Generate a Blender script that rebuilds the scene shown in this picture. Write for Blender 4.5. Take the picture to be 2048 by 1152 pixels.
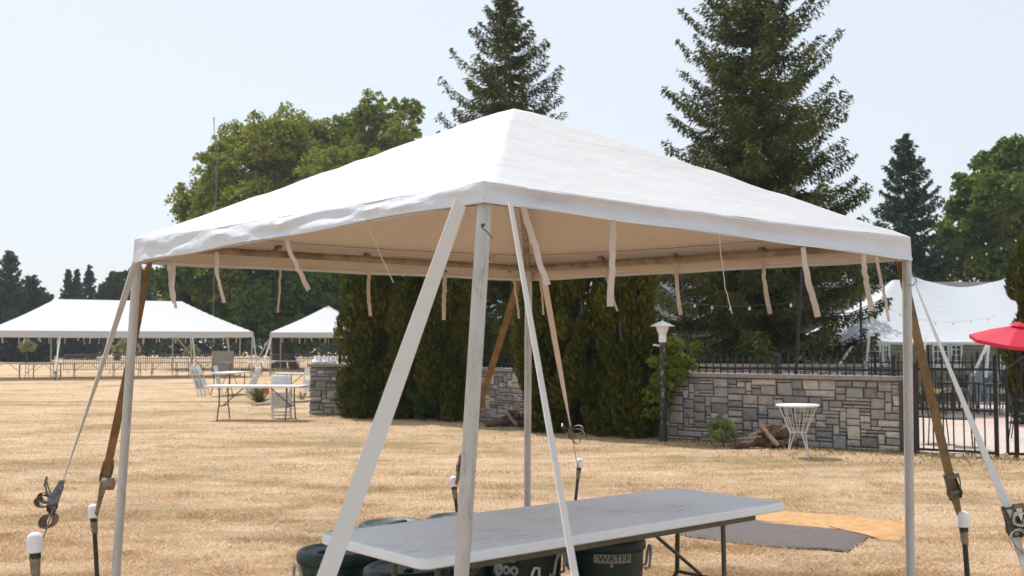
import bpy, math, random
import numpy as np
from mathutils import Vector, Matrix, Euler
random.seed(7)
rng = np.random.default_rng(11)
R = math.radians
S = bpy.context.scene
for o in list(bpy.data.objects): bpy.data.objects.remove(o)

# ------------------------------------------------------------------ camera
FPX, CX, CY, CAMZ, HOR = 2168.0, 1024.0, 576.0, 1.58, 692.0
PITCH = math.atan((HOR-CY)/FPX)
cam = bpy.data.cameras.new('camera'); camo = bpy.data.objects.new('camera', cam)
S.collection.objects.link(camo); S.camera = camo
cam.sensor_width = 36; cam.lens = 36*FPX/2048
camo.location = (0, 0, CAMZ); camo.rotation_euler = (math.pi/2+PITCH, 0, 0)
cam.clip_start = .05; cam.clip_end = 3000
cam.dof.use_dof = True; cam.dof.focus_distance = 5.2; cam.dof.aperture_fstop = 6.3

# ------------------------------------------------------------------ sky, sun, exposure
SUN_EL, SUN_AZ = R(60), math.atan2(-.50, .87)       # azimuth measured from +Y towards +X: the sun stands behind and left
W = bpy.data.worlds.new('World'); S.world = W; W.use_nodes = True
nt = W.node_tree; nt.nodes.clear()
sky = nt.nodes.new('ShaderNodeTexSky'); sky.sky_type = 'NISHITA'; sky.sun_disc = False
sky.sun_elevation = SUN_EL; sky.sun_rotation = SUN_AZ
sky.air_density = 1.2; sky.dust_density = 1.6; sky.ozone_density = 1.0; sky.altitude = 0
hs = nt.nodes.new('ShaderNodeHueSaturation'); hs.inputs['Saturation'].default_value = .66; hs.inputs['Value'].default_value = 1.0
bg = nt.nodes.new('ShaderNodeBackground'); bg.inputs['Strength'].default_value = .125
ow = nt.nodes.new('ShaderNodeOutputWorld')
mxs = nt.nodes.new('ShaderNodeMix'); mxs.data_type = 'RGBA'; mxs.inputs[0].default_value = .72; mxs.inputs[7].default_value = (6.15, 6.65, 7.3, 1)   # thin even overcast haze over the clear sky
nt.links.new(sky.outputs[0], hs.inputs['Color']); nt.links.new(hs.outputs[0], mxs.inputs[6]); nt.links.new(mxs.outputs[2], bg.inputs[0]); nt.links.new(bg.outputs[0], ow.inputs[0])
sl = bpy.data.lights.new('sun', 'SUN'); sl.energy = 4.2; sl.angle = R(.53); sl.color = (1, .97, .925)
so = bpy.data.objects.new('sun', sl); S.collection.objects.link(so)
sd = Vector((math.sin(SUN_AZ)*math.cos(SUN_EL), math.cos(SUN_AZ)*math.cos(SUN_EL), math.sin(SUN_EL)))
so.rotation_euler = sd.to_track_quat('Z', 'Y').to_euler(); so.location = (-20, 30, 40)
S.view_settings.view_transform = 'Standard'; S.view_settings.look = 'None'
S.view_settings.exposure = 0.16; S.view_settings.gamma = 1
S.render.engine = 'CYCLES'
S.cycles.max_bounces = 8; S.cycles.transparent_max_bounces = 8

# ------------------------------------------------------------------ helpers
def P(px, py, Y):
    u, v = (px-CX)/FPX, (CY-py)/FPX
    y = math.cos(PITCH)-math.sin(PITCH)*v; z = math.sin(PITCH)+math.cos(PITCH)*v
    k = Y/y
    return Vector((u*k, Y, CAMZ+z*k))
def PZ(px, py, z0=0.0):
    a = P(px, py, 1.0); k = (z0-CAMZ)/(a.z-CAMZ)
    return Vector((a.x*k, k, z0))
C = S.collection.objects
ORG = {}
def empty(name, loc=(0, 0, 0)):
    o = bpy.data.objects.new(name, None); C.link(o); o.location = loc; o.empty_display_size = .2
    ORG[o.name] = Vector(loc); return o
def tag(o, label=None, cat=None, group=None, kind=None):
    if label: o['label'] = label
    if cat: o['category'] = cat
    if group: o['group'] = group
    if kind: o['kind'] = kind
    return o
def thing(name, label, cat, loc=(0, 0, 0), group=None):
    return tag(empty(name, loc), label, cat, group)
class MB:
    def __init__(s): s.v = []; s.f = []
    def add(s, vs, fs):
        n = len(s.v); s.v += [tuple(v) for v in vs]; s.f += [tuple(n+i for i in f) for f in fs]; return s
    def box(s, c, d, rot=None):
        c = Vector(c); h = Vector(d)/2; vs = []
        M = rot if rot is not None else Matrix.Identity(3)
        if isinstance(M, (int, float)): M = Matrix.Rotation(M, 3, 'Z')
        for x in (-1, 1):
            for y in (-1, 1):
                for z in (-1, 1): vs.append(c+M@Vector((x*h.x, y*h.y, z*h.z)))
        return s.add(vs, [(0, 1, 3, 2), (4, 6, 7, 5), (0, 4, 5, 1), (2, 3, 7, 6), (0, 2, 6, 4), (1, 5, 7, 3)])
    def tube(s, pts, r, seg=8, cap=True):
        pts = [Vector(p) for p in pts]; n = len(pts)
        rs = r if isinstance(r, (list, tuple)) else [r]*n
        up = None; rings = []
        for i in range(n):
            d = (pts[min(i+1, n-1)]-pts[max(i-1, 0)]).normalized()
            if up is None: up = Vector((0, 0, 1)) if abs(d.z) < .9 else Vector((1, 0, 0))
            a = d.cross(up).normalized(); b = d.cross(a).normalized(); up = -b if False else a.cross(d).normalized()
            rings.append([pts[i]+(a*math.cos(t)+b*math.sin(t))*rs[i] for t in [2*math.pi*k/seg for k in range(seg)]])
        vs = [v for q in rings for v in q]; fs = []
        for i in range(n-1):
            for k in range(seg):
                fs.append((i*seg+k, i*seg+(k+1) % seg, (i+1)*seg+(k+1) % seg, (i+1)*seg+k))
        if cap: fs += [tuple(range(seg))[::-1], tuple((n-1)*seg+k for k in range(seg))]
        return s.add(vs, fs)
    def lathe(s, prof, c=(0, 0, 0), seg=24, M=None):
        c = Vector(c); vs = []; fs = []; n = len(prof)
        for r, z in prof:
            for k in range(seg):
                t = 2*math.pi*k/seg; p = Vector((r*math.cos(t), r*math.sin(t), z))
                vs.append(c+(M@p if M is not None else p))
        for i in range(n-1):
            for k in range(seg): fs.append((i*seg+k, i*seg+(k+1) % seg, (i+1)*seg+(k+1) % seg, (i+1)*seg+k))
        fs.append(tuple(range(seg))[::-1]); fs.append(tuple((n-1)*seg+k for k in range(seg)))
        return s.add(vs, fs)
    def prism(s, poly, z0, z1):
        n = len(poly); vs = [(p[0], p[1], z0) for p in poly]+[(p[0], p[1], z1) for p in poly]
        fs = [tuple(range(n))[::-1], tuple(range(n, 2*n))]+[(i, (i+1) % n, n+(i+1) % n, n+i) for i in range(n)]
        return s.add(vs, fs)
    def ribbon(s, pts, w, side, th=.002):
        """a strap: pts along it, side = unit vector(s) across it"""
        pts = [Vector(p) for p in pts]; n = len(pts)
        ws = w if isinstance(w, (list, tuple)) else [w]*n
        sd_ = side if isinstance(side, list) else [side]*n
        vs = []
        for i in range(n):
            d = (pts[min(i+1, n-1)]-pts[max(i-1, 0)]).normalized(); a = Vector(sd_[i]).normalized()
            a = (a-d*a.dot(d)).normalized(); m = d.cross(a).normalized()*th/2
            for q in (a*ws[i]/2+m, -a*ws[i]/2+m, -a*ws[i]/2-m, a*ws[i]/2-m): vs.append(pts[i]+q)
        fs = []
        for i in range(n-1):
            for k in range(4): fs.append((i*4+k, i*4+(k+1) % 4, i*4+4+(k+1) % 4, i*4+4+k))
        fs += [(3, 2, 1, 0), (4*n-4, 4*n-3, 4*n-2, 4*n-1)]
        return s.add(vs, fs)
    def build(s, name, mat, parent=None, smooth=True, org=None, angle=40, bevel=0):
        me = bpy.data.meshes.new(name); o0 = Vector((0, 0, 0))
        if parent is not None: o0 = ORG[parent.name]
        elif org is not None: o0 = Vector(org)
        me.from_pydata([(v[0]-o0[0], v[1]-o0[1], v[2]-o0[2]) for v in s.v], [], s.f); me.update()
        return fin(name, me, mat, parent, smooth, o0, angle, bevel)
def fin(name, me, mat, parent=None, smooth=True, o0=Vector((0, 0, 0)), angle=40, bevel=0):
    import bmesh
    if len(me.polygons) < 60000:
        b = bmesh.new(); b.from_mesh(me); bmesh.ops.recalc_face_normals(b, faces=b.faces); b.to_mesh(me); b.free()
    me.materials.append(mat)
    if smooth:
        me.polygons.foreach_set('use_smooth', [True]*len(me.polygons))
        me.set_sharp_from_angle(angle=R(angle))
    o = bpy.data.objects.new(name, me); C.link(o)
    if parent is not None:
        o.parent = parent; ORG[o.name] = ORG[parent.name]
    else:
        o.location = o0; ORG[o.name] = Vector(o0)
    if bevel:
        m = o.modifiers.new('bevel', 'BEVEL'); m.width = bevel; m.segments = 2; m.limit_method = 'ANGLE'; m.angle_limit = R(35)
    return o
def children(o): return [c for c in bpy.data.objects if c.parent == o]
def copy_tree(o, parent=None):
    c = o.copy(); C.link(c)
    if parent is not None: c.parent = parent
    for ch in children(o): copy_tree(ch, c)
    return c
def place(o, loc, rz=0, label=None, group=None, rot=None):
    o.location = loc; o.rotation_euler = rot if rot is not None else (0, 0, rz)
    if label: o['label'] = label
    if group: o['group'] = group
    return o
def npmesh(name, V, F, mat, parent=None, org=(0, 0, 0), smooth=False):
    """V (n,3) world coordinates, F (m,k) indices"""
    o0 = ORG[parent.name] if parent is not None else Vector(org)
    V = np.asarray(V, dtype=np.float32)-np.array(o0, dtype=np.float32)
    me = bpy.data.meshes.new(name); m, k = F.shape
    me.vertices.add(len(V)); me.vertices.foreach_set('co', V.ravel())
    me.loops.add(m*k); me.loops.foreach_set('vertex_index', F.ravel().astype(np.int32))
    me.polygons.add(m); me.polygons.foreach_set('loop_start', np.arange(0, m*k, k, dtype=np.int32))
    me.polygons.foreach_set('loop_total', np.full(m, k, dtype=np.int32))
    me.update(calc_edges=True); me.materials.append(mat)
    o = bpy.data.objects.new(name, me); C.link(o)
    if parent is not None: o.parent = parent; ORG[o.name] = o0
    else: o.location = o0; ORG[o.name] = Vector(o0)
    return o
def unit(a): return a/np.maximum(np.linalg.norm(a, axis=1, keepdims=True), 1e-6)
def leaf_quads(Cn, ax, w, l, bend=None):
    """diamond shaped leaves: centres, long axis, widths, lengths"""
    n = len(Cn); t = unit(rng.normal(size=(n, 3))); s = unit(np.cross(ax, t))
    w = np.broadcast_to(w, (n,))[:, None]; l = np.broadcast_to(l, (n,))[:, None]
    V = np.empty((n, 4, 3)); V[:, 0] = Cn-ax*l*.5; V[:, 1] = Cn+s*w*.5-ax*l*.08; V[:, 2] = Cn+ax*l*.5; V[:, 3] = Cn-s*w*.5-ax*l*.08
    return V.reshape(-1, 3), np.arange(4*n).reshape(n, 4)

# ------------------------------------------------------------------ materials
class NT:
    def __init__(s, name):
        s.m = bpy.data.materials.new(name); s.m.use_nodes = True; s.t = s.m.node_tree
        s.b = s.t.nodes['Principled BSDF']; s.out = s.t.nodes['Material Output']
    def n(s, typ, **kw):
        a = s.t.nodes.new('ShaderNode'+typ)
        for k, v in kw.items():
            if k[0] == '_': a.inputs[k[1:].replace('_', ' ')].default_value = v
            else: setattr(a, k, v)
        return a
    def l(s, a, b): s.t.links.new(a, b)
    def coord(s, scale=(1, 1, 1), kind='Object'):
        c = s.n('TexCoord'); m = s.n('Mapping'); m.inputs['Scale'].default_value = scale; s.l(c.outputs[kind], m.inputs[0]); return m.outputs[0]
    def noise(s, sc, det=4, vec=None, scale=(1, 1, 1), rough=.6):
        a = s.n('TexNoise'); a.inputs['Scale'].default_value = sc; a.inputs['Detail'].default_value = det; a.inputs['Roughness'].default_value = rough
        s.l(vec if vec is not None else s.coord(scale), a.inputs['Vector']); return a.outputs['Fac']
    def ramp(s, fac, stops, interp='LINEAR'):
        a = s.n('ValToRGB'); a.color_ramp.interpolation = interp; e = a.color_ramp.elements
        while len(e) < len(stops): e.new(.5)
        for i, (p, c) in enumerate(stops): e[i].position = p; e[i].color = (*c, 1) if len(c) == 3 else c
        s.l(fac, a.inputs[0]); return a.outputs[0]
    def mix(s, fac, a, b, blend='MIX'):
        m = s.n('Mix', data_type='RGBA', blend_type=blend)
        for i, x in ((0, fac), (6, a), (7, b)):
            if isinstance(x, (int, float)): m.inputs[i].default_value = x
            elif isinstance(x, tuple): m.inputs[i].default_value = (*x, 1)
            else: s.l(x, m.inputs[i])
        return m.outputs[2]
    def bump(s, h, st=.3, dist=.02, prev=None):
        b = s.n('Bump'); b.inputs['Strength'].default_value = st; b.inputs['Distance'].default_value = dist; s.l(h, b.inputs['Height'])
        if prev is not None: s.l(prev, b.inputs['Normal'])
        return b.outputs[0]
    def normal(s, n): s.l(n, s.b.inputs['Normal'])
    def col(s, c):
        if isinstance(c, tuple): s.b.inputs['Base Color'].default_value = (*c, 1)
        else: s.l(c, s.b.inputs['Base Color'])
def simple(name, c, rough=.6, metal=0, var=.25, sc=8, bump=.0, c2=None):
    t = NT(name); f = t.noise(sc, 5)
    d = c2 if c2 else tuple(x*(1-var) for x in c)
    t.col(t.ramp(f, [(.35, d), (.65, c)])); t.b.inputs['Roughness'].default_value = rough; t.b.inputs['Metallic'].default_value = metal
    if bump: t.normal(t.bump(t.noise(sc*6, 3), bump, .01))
    return t.m
def translucent(t, colr, amount):
    tr = t.n('BsdfTranslucent'); mx = t.n('MixShader'); mx.inputs[0].default_value = amount
    if isinstance(colr, tuple): tr.inputs[0].default_value = (*colr, 1)
    else: t.l(colr, tr.inputs[0])
    t.l(t.b.outputs[0], mx.inputs[1]); t.l(tr.outputs[0], mx.inputs[2]); t.l(mx.outputs[0], t.out.inputs[0]); return tr
def fabric(name, c=(.80, .79, .77), dirt=(.62, .55, .46), trans=.22, tcol=(.78, .60, .42), wr=.35, dirtamt=.30, back=None):
    t = NT(name); f = t.noise(2.2, 8, rough=.7)
    k = t.ramp(f, [(.52, (0, 0, 0)), (.78, (dirtamt,)*3)])
    colr = t.mix(k, c, dirt)
    if back: colr = t.mix(t.n('NewGeometry').outputs['Backfacing'], colr, t.mix(k, back, tuple(x*.8 for x in back)))  # underside painted darker tan for the dimmer, beige light beneath
    t.col(colr); t.b.inputs['Roughness'].default_value = .62
    h1 = t.noise(3.2, 5, scale=(1, 1, 2.2), rough=.55); h2 = t.noise(140, 2)
    t.normal(t.bump(h2, .10, .003, t.bump(h1, wr, .05))); tr = translucent(t, tcol, trans); return t.m
def foliage(name, c1, c2, c3, trans=.25, sc=.6):
    t = NT(name); g = t.n('NewGeometry'); f = t.noise(sc, 3)
    a = t.ramp(g.outputs['Random Per Island'], [(0, c1), (.55, c2), (1, c3)])
    b = t.ramp(f, [(.3, tuple(x*.75 for x in c1)), (.7, c3)])
    m = t.mix(.45, a, b); t.col(m); t.b.inputs['Roughness'].default_value = .55; t.b.inputs['Specular IOR Level'].default_value = .12
    translucent(t, m, trans); return t.m

M = {}
def mk_mats():
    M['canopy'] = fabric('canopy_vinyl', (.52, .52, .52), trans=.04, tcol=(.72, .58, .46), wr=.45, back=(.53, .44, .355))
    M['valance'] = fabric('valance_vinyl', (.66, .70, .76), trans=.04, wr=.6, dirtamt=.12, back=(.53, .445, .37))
    M['tent_white'] = fabric('far_tent_vinyl', (.58, .59, .61), trans=.2, tcol=(.7, .66, .6), wr=.25, dirtamt=.12)
    M['party_white'] = fabric('party_tent_vinyl', (.58, .61, .64), trans=.1, tcol=(.7, .7, .7), wr=.35, dirtamt=.08)
    M['web_white'] = fabric('white_webbing', (.66, .64, .60), trans=.05, wr=.2, dirtamt=.6)
    M['web_beige'] = fabric('beige_webbing', (.66, .58, .51), dirt=(.45, .36, .28), trans=.18, tcol=(.6, .50, .42), wr=.2, dirtamt=.5)
    M['web_brown'] = simple('brown_webbing', (.26, .155, .07), .8, var=.45, sc=9, bump=.3)
    M['web_old'] = simple('dirty_webbing', (.30, .24, .17), .8, var=.5, sc=30, bump=.3)
    t = NT('galvanised_pole'); f = t.noise(14, 8, scale=(1, 1, .35), rough=.75); g = t.noise(70, 4, scale=(1, 1, .12))
    t.col(t.mix(t.ramp(g, [(.60, (0, 0, 0)), (.72, (.55,)*3)]), t.ramp(f, [(.3, (.36, .37, .37)), (.5, (.48, .49, .49)), (.8, (.58, .59, .59))]), (.17, .16, .14)))
    t.b.inputs['Metallic'].default_value = .12; t.b.inputs['Roughness'].default_value = .45; t.normal(t.bump(f, .1, .004)); M['pole'] = t.m
    M['dirty_pipe'] = simple('stained_pipe', (.36, .29, .22), .6, .3, .5, 12)
    M['ratchet'] = simple('ratchet_steel', (.20, .19, .165), .45, .7, .6, 40)
    M['cap_white'] = simple('white_plastic_cap', (.80, .80, .80), .35, 0, .06, 12)
    M['stake'] = simple('dark_steel_stake', (.055, .06, .058), .55, .5, .4, 30)
    # scratched table top
    t = NT('scratched_table_plastic'); v = t.coord((2.6, 60, 8)); n1 = t.noise(1.9, 6, vec=v, rough=.75); n2 = t.noise(1.5, 3)
    k1 = t.ramp(n1, [(.53, (0, 0, 0)), (.60, (1, 1, 1))]); k2 = t.ramp(n2, [(.44, (0, 0, 0)), (.56, (1, 1, 1))])
    kk = t.n('Math', operation='MULTIPLY'); t.l(k1, kk.inputs[0]); t.l(k2, kk.inputs[1])
    k3 = t.n('Math', operation='MULTIPLY'); t.l(kk.outputs[0], k3.inputs[0]); k3.inputs[1].default_value = .8
    gn = t.n('NewGeometry'); sp = t.n('SeparateXYZ'); t.l(gn.outputs['Normal'], sp.inputs[0]); k4 = t.n('Math', operation='MULTIPLY'); t.l(k3.outputs[0], k4.inputs[0]); t.l(sp.outputs[2], k4.inputs[1]); k4.use_clamp = True; k3 = k4
    base = t.ramp(t.noise(6, 6), [(.3, (.76, .81, .87)), (.7, (.84, .88, .93))])
    t.col(t.mix(k3.outputs[0], base, (.24, .17, .13))); t.b.inputs['Roughness'].default_value = .42
    t.normal(t.bump(n1, .15, .004)); M['table'] = t.m
    M['table_far'] = simple('white_table_plastic', (.72, .71, .69), .5, 0, .1, 5)
    M['table_grey'] = simple('grey_table_plastic', (.42, .42, .41), .5, 0, .15, 5)
    M['leg_olive'] = simple('olive_leg_steel', (.13, .125, .09), .45, .4, .4, 12)
    M['leg_dark'] = simple('dark_leg_steel', (.10, .10, .10), .5, .4, .3, 12)
    M['cooler'] = simple('dark_green_cooler', (.012, .040, .038), .38, 0, .4, 9, bump=.05)
    M['cooler_lid'] = simple('dark_green_lid', (.007, .030, .034), .5, 0, .4, 14, bump=.1)
    M['grey_plastic'] = simple('light_grey_plastic', (.50, .50, .48), .5, 0, .3, 20)
    M['tape'] = simple('masking_tape', (.34, .34, .30), .7, 0, .3, 15)
    M['ink'] = simple('marker_ink', (.02, .02, .02), .6)
    M['logo'] = simple('worn_white_print', (.48, .50, .50), .6, 0, .4, 60)
    M['mat_orange'] = simple('orange_mat', (.52, .31, .14), .95, 0, .3, 9, bump=.7, c2=(.42, .22, .085))
    M['mat_grey'] = simple('charcoal_mat', (.15, .125, .118), .95, 0, .25, 25, bump=.8)
    M['iron'] = simple('black_iron', (.014, .015, .018), .45, .3, .3, 15)
    M['iron_old'] = simple('weathered_iron', (.018, .018, .018), .6, .1, .3, 18, c2=(.05, .045, .04))
    M['rust_post'] = simple('dark_brown_post', (.045, .028, .022), .7, 0, .35, 14, bump=.2)
    t = NT('peeling_black_paint'); f = t.noise(30, 6, scale=(1, 1, .4), rough=.7)
    t.col(t.ramp(f, [(.57, (.015, .016, .018)), (.62, (.42, .33, .27))])); t.b.inputs['Roughness'].default_value = .55; M['lamp_post'] = t.m
    M['lamp_white'] = simple('white_lamp_enamel', (.78, .79, .77), .35, 0, .1, 10)
    M['wire_white'] = simple('white_wire', (.72, .69, .64), .5, 0, .25, 20)
    M['chair_white'] = simple('white_chair_plastic', (.72, .72, .73), .45, 0, .12, 10)
    M['chair_pale'] = simple('pale_blue_chair', (.42, .50, .56), .5, 0, .2, 10)
    M['orange'] = simple('orange_tag', (.85, .22, .02), .6)
    M['bark'] = simple('bark', (.10, .075, .055), .9, 0, .55, 6, bump=.8)
    M['log'] = simple('old_log', (.20, .12, .085), .9, 0, .75, 9, bump=.8)
    M['log_pale'] = simple('stripped_log', (.46, .34, .26), .85, 0, .45, 14, bump=.5)
    M['maple'] = foliage('maple_leaves', (.09, .15, .012), (.20, .255, .02), (.42, .41, .045), .28, .4)
    M['light_tree'] = foliage('ash_leaves', (.11, .17, .02), (.21, .28, .035), (.36, .38, .07), .28, .5)
    M['deep_tree'] = foliage('dark_shade_leaves', (.034, .085, .013), (.065, .14, .02), (.16, .22, .035), .18, .4)  # shade under the maple put into the colour; bright_tree is the lit copy
    M['bright_tree'] = foliage('sunlit_green_leaves', (.05, .10, .012), (.10, .165, .02), (.24, .28, .04), .22, .4)
    M['far_tree'] = foliage('far_leaves', (.025, .055, .022), (.045, .085, .030), (.085, .12, .045), .15, .12)
    M['far_conifer'] = foliage('far_needles', (.016, .038, .022), (.03, .06, .032), (.05, .08, .045), .1, .2)
    M['spruce'] = foliage('spruce_needles', (.020, .046, .012), (.045, .078, .015), (.18, .16, .028), .1, .7)
    M['blue_spruce'] = foliage('blue_spruce_needles', (.020, .050, .030), (.045, .085, .048), (.10, .13, .07), .1, .7)
    M['cedar'] = foliage('cedar_sprays', (.026, .040, .006), (.055, .078, .008), (.16, .15, .018), .16, .9)
    M['shrub'] = foliage('sumac_leaves', (.09, .17, .02), (.17, .27, .035), (.36, .40, .07), .35, 1.5)
    M['bush'] = foliage('weedy_leaves', (.16, .20, .06), (.27, .32, .11), (.42, .42, .20), .3, 2)
    M['weed'] = foliage('dark_weed_leaves', (.03, .08, .01), (.05, .13, .018), (.09, .19, .03), .3, 2)
    M['yucca'] = foliage('yucca_leaves', (.11, .14, .05), (.22, .22, .10), (.38, .33, .17), .2, 2)
    # dry lawn
    t = NT('dry_lawn'); f1 = t.noise(.35, 7, scale=(.55, 1.1, 1), rough=.72); f2 = t.noise(1.3, 7, scale=(.7, 1.6, 1), rough=.75); f3 = t.noise(30, 6, rough=.8)
    a = t.ramp(f2, [(.32, (.46, .31, .18)), (.5, (.66, .47, .30)), (.66, (.80, .62, .445))])
    b = t.ramp(f1, [(.49, (0, 0, 0)), (.61, (.75,)*3)]); c = t.mix(b, a, (.36, .265, .135))
    d = t.ramp(f3, [(.3, (.50, .48, .44)), (.6, (1.0, 1.0, 1.0))]); t.col(t.mix(.75, c, d, 'MULTIPLY'))
    t.b.inputs['Roughness'].default_value = 1; t.b.inputs['Specular IOR Level'].default_value = .1
    t.normal(t.bump(f3, .8, .04, t.bump(f2, .6, .1, t.bump(t.noise(.9, 3, scale=(.7, 1.3, 1)), .6, .25)))); M['lawn'] = t.m
    t = NT('dry_blades'); g = t.n('NewGeometry'); f = t.noise(.9, 5, scale=(.7, 1.6, 1))
    a = t.ramp(g.outputs['Random Per Island'], [(0, (.57, .405, .26)), (.3, (.84, .64, .45)), (.8, (.95, .80, .62)), (1, (.51, .43, .27))])
    b = t.ramp(f, [(.38, (.66, .54, .40)), (.58, (1, 1, 1))]); m = t.mix(1.0, a, b, 'MULTIPLY'); f1 = t.noise(.35, 7, scale=(.55, 1.1, 1), rough=.72); m = t.mix(t.ramp(f1, [(.49, (0, 0, 0)), (.61, (.75,)*3)]), m, (.42, .315, .16)); t.col(m); t.b.inputs['Roughness'].default_value = .75
    translucent(t, m, .4); M['blades'] = t.m
    M['green_blades'] = foliage('green_blades', (.10, .12, .03), (.19, .17, .05), (.36, .27, .12), .3, 2)
    # stones
    t = NT('wall_stone'); g = t.n('NewGeometry'); f = t.noise(9, 7, rough=.7); f4 = t.noise(45, 4)
    a = t.ramp(g.outputs['Random Per Island'], [(0, (.22, .215, .21)), (.09, (.29, .29, .29)), (.22, (.40, .385, .365)), (.38, (.27, .26, .245)), (.48, (.48, .445, .40)), (.60, (.35, .33, .305)), (.74, (.55, .51, .45)), (.84, (.32, .32, .32)), (.92, (.42, .365, .315))], 'CONSTANT')
    m = t.mix(.85, a, t.ramp(f, [(.28, (.58, .56, .56)), (.5, (1.0, .98, .96)), (.7, (1.2, 1.15, 1.05))]), 'MULTIPLY'); t.col(m)
    t.b.inputs['Roughness'].default_value = .9; t.normal(t.bump(f4, .5, .015, t.bump(f, .9, .05))); M['stone'] = t.m
    M['mortar'] = simple('mortar', (.10, .08, .068), .95, 0, .3, 20, bump=.4)
    M['coping'] = simple('coping_stone', (.33, .28, .25), .9, 0, .25, 14, bump=.5)
    t = NT('house_stone'); br = t.n('TexBrick'); br.inputs['Scale'].default_value = 1; br.offset = .37; br.squash = .7; br.squash_frequency = 3
    br.inputs['Brick Width'].default_value = .42; br.inputs['Row Height'].default_value = .16; br.inputs['Mortar Size'].default_value = .014
    br.inputs['Color1'].default_value = (.30, .26, .20, 1); br.inputs['Color2'].default_value = (.17, .155, .135, 1); br.inputs['Mortar'].default_value = (.11, .10, .085, 1)
    cc = t.n('TexCoord'); sp = t.n('SeparateXYZ'); cb = t.n('CombineXYZ'); t.l(cc.outputs['Object'], sp.inputs[0]); t.l(sp.outputs[0], cb.inputs[0]); t.l(sp.outputs[2], cb.inputs[1]); t.l(cb.outputs[0], br.inputs['Vector'])
    t.col(t.mix(.5, br.outputs[0], t.ramp(t.noise(1.6, 5), [(.3, (.6, .6, .6)), (.7, (1.2, 1.15, 1.05))]), 'MULTIPLY')); t.b.inputs['Roughness'].default_value = .9
    t.normal(t.bump(t.noise(8, 4), .5, .03)); M['house_stone'] = t.m
    M['shingle'] = simple('grey_shingles', (.115, .105, .115), .9, 0, .3, 5, bump=.4)
    M['trim'] = simple('white_trim', (.62, .64, .64), .5, 0, .1, 5)
    t = NT('window_glass'); t.col((.03, .035, .04)); t.b.inputs['Roughness'].default_value = .08; M['glass'] = t.m
    M['patio'] = simple('patio_paving', (.52, .42, .36), .9, 0, .12, 1.5, bump=.15)
    M['steel'] = simple('galvanised_steel', (.19, .19, .19), .5, .5, .3, 10)
    M['red'] = fabric('red_umbrella_cloth', (.60, .015, .05), (.55, .03, .05), .25, (.7, .02, .04), .15, .2)
    M['bulb'] = simple('white_bulb', (.8, .8, .76), .2)
    M['board'] = simple('weathered_board', (.48, .40, .32), .85, 0, .3, 10)
    M['olive_grass'] = simple('olive_turf', (.17, .165, .05), .95, 0, .3, 6, bump=.6)
mk_mats()

# ================================================================== ground
mb = MB(); mb.v = [(-700, -60, 0), (700, -60, 0), (700, 1500, 0), (-700, 1500, 0)]; mb.f = [(0, 1, 2, 3)]
tag(mb.build('lawn', M['lawn'], smooth=False), kind='structure')
PL = [(5.75, 16.15), (2.64, 18.7), (.1, 21.7), (-2.2, 24.7), (-4.45, 25.35)]        # line of the curved stone wall
def sheet(name, poly, z, mat, thick=.0):
    m = MB(); n = len(poly); m.v = [(p[0], p[1], z) for p in poly]; m.f = [tuple(range(n))]
    return m.build(name, mat, smooth=False)
tag(sheet('patio', [(5.95, 16.30), (6.2, 16.1), (7.4, 15.75), (9.0, 15.35), (22, 13.6), (40, 14), (40, 30.5), (3, 30.5), (-1.2, 24.2), (2.9, 18.95)], .012, M['patio']), kind='structure')
tag(sheet('olive_turf', [(-60, 30.6), (60, 30.6), (60, 41), (-2, 41), (-4, 31)], .006, M['olive_grass']), kind='structure')  # plain olive turf behind the patio, darker than the lawn

def blades(name, n, y0, y1, mat, xr=None, h=(.018, .05), w=.0035, keep=None):
    u = rng.random(n); Y = (y0**-1+(y1**-1-y0**-1)*u)**-1
    X = (rng.random(n)*2-1)*.52*Y
    if keep is not None:
        k = keep(X, Y); X, Y = X[k], Y[k]
    n = len(X); a = rng.random(n)*2*np.pi; tuf = .5+.5*np.sin(X*5.3+2*np.sin(Y*2.9))*np.sin(Y*6.1+1.7*np.sin(X*3.7)); tuf = .55+.9*tuf**2; H = tuf*(h[0]+(h[1]-h[0])*rng.random(n)**1.6)
    L = H*(.3+1.5*rng.random(n)); b = rng.random(n)*2*np.pi; ww = w*(.6+.05*Y)
    V = np.zeros((n, 4, 3)); cx, sx = np.cos(a)*ww, np.sin(a)*ww
    V[:, 0, 0] = X-cx; V[:, 0, 1] = Y-sx; V[:, 1, 0] = X+cx; V[:, 1, 1] = Y+sx
    V[:, 2, 0] = X+cx*.6+L*.45*np.cos(b); V[:, 2, 1] = Y+sx*.6+L*.45*np.sin(b); V[:, 2, 2] = H*.7
    V[:, 3, 0] = X+L*np.cos(b); V[:, 3, 1] = Y+L*np.sin(b); V[:, 3, 2] = H
    F = np.empty((n, 2, 3), int); i = np.arange(n)*4
    F[:, 0] = np.stack([i, i+1, i+2], 1); F[:, 1] = np.stack([i, i+2, i+3], 1)
    o = npmesh(name, V.reshape(-1, 3), F.reshape(-1, 3), mat); return tag(o, kind='stuff')
xs = np.array([p[0] for p in PL][::-1]); ys = np.array([p[1] for p in PL][::-1])
def lawnside(X, Y): return (Y < np.interp(X, xs, ys)-.05) | (X < -4.6)
def fence_y(X): return 16.15-(X-5.75)*.32
MATS = []
def notmat(X, Y):
    k = np.ones(len(X), bool)
    for poly in MATS:
        ins = np.zeros(len(X), bool); n = len(poly)
        for i in range(n):
            x1, y1 = poly[i]; x2, y2 = poly[(i+1) % n]
            c = ((y1 > Y) != (y2 > Y)) & (X < (x2-x1)*(Y-y1)/((y2-y1) or 1e-9)+x1); ins ^= c
        k &= ~ins
    return k
def lawn_ok(X, Y): return lawnside(X, Y) & ((X < 5.75) | (Y < fence_y(X)-.1)) & notmat(X, Y)
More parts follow.
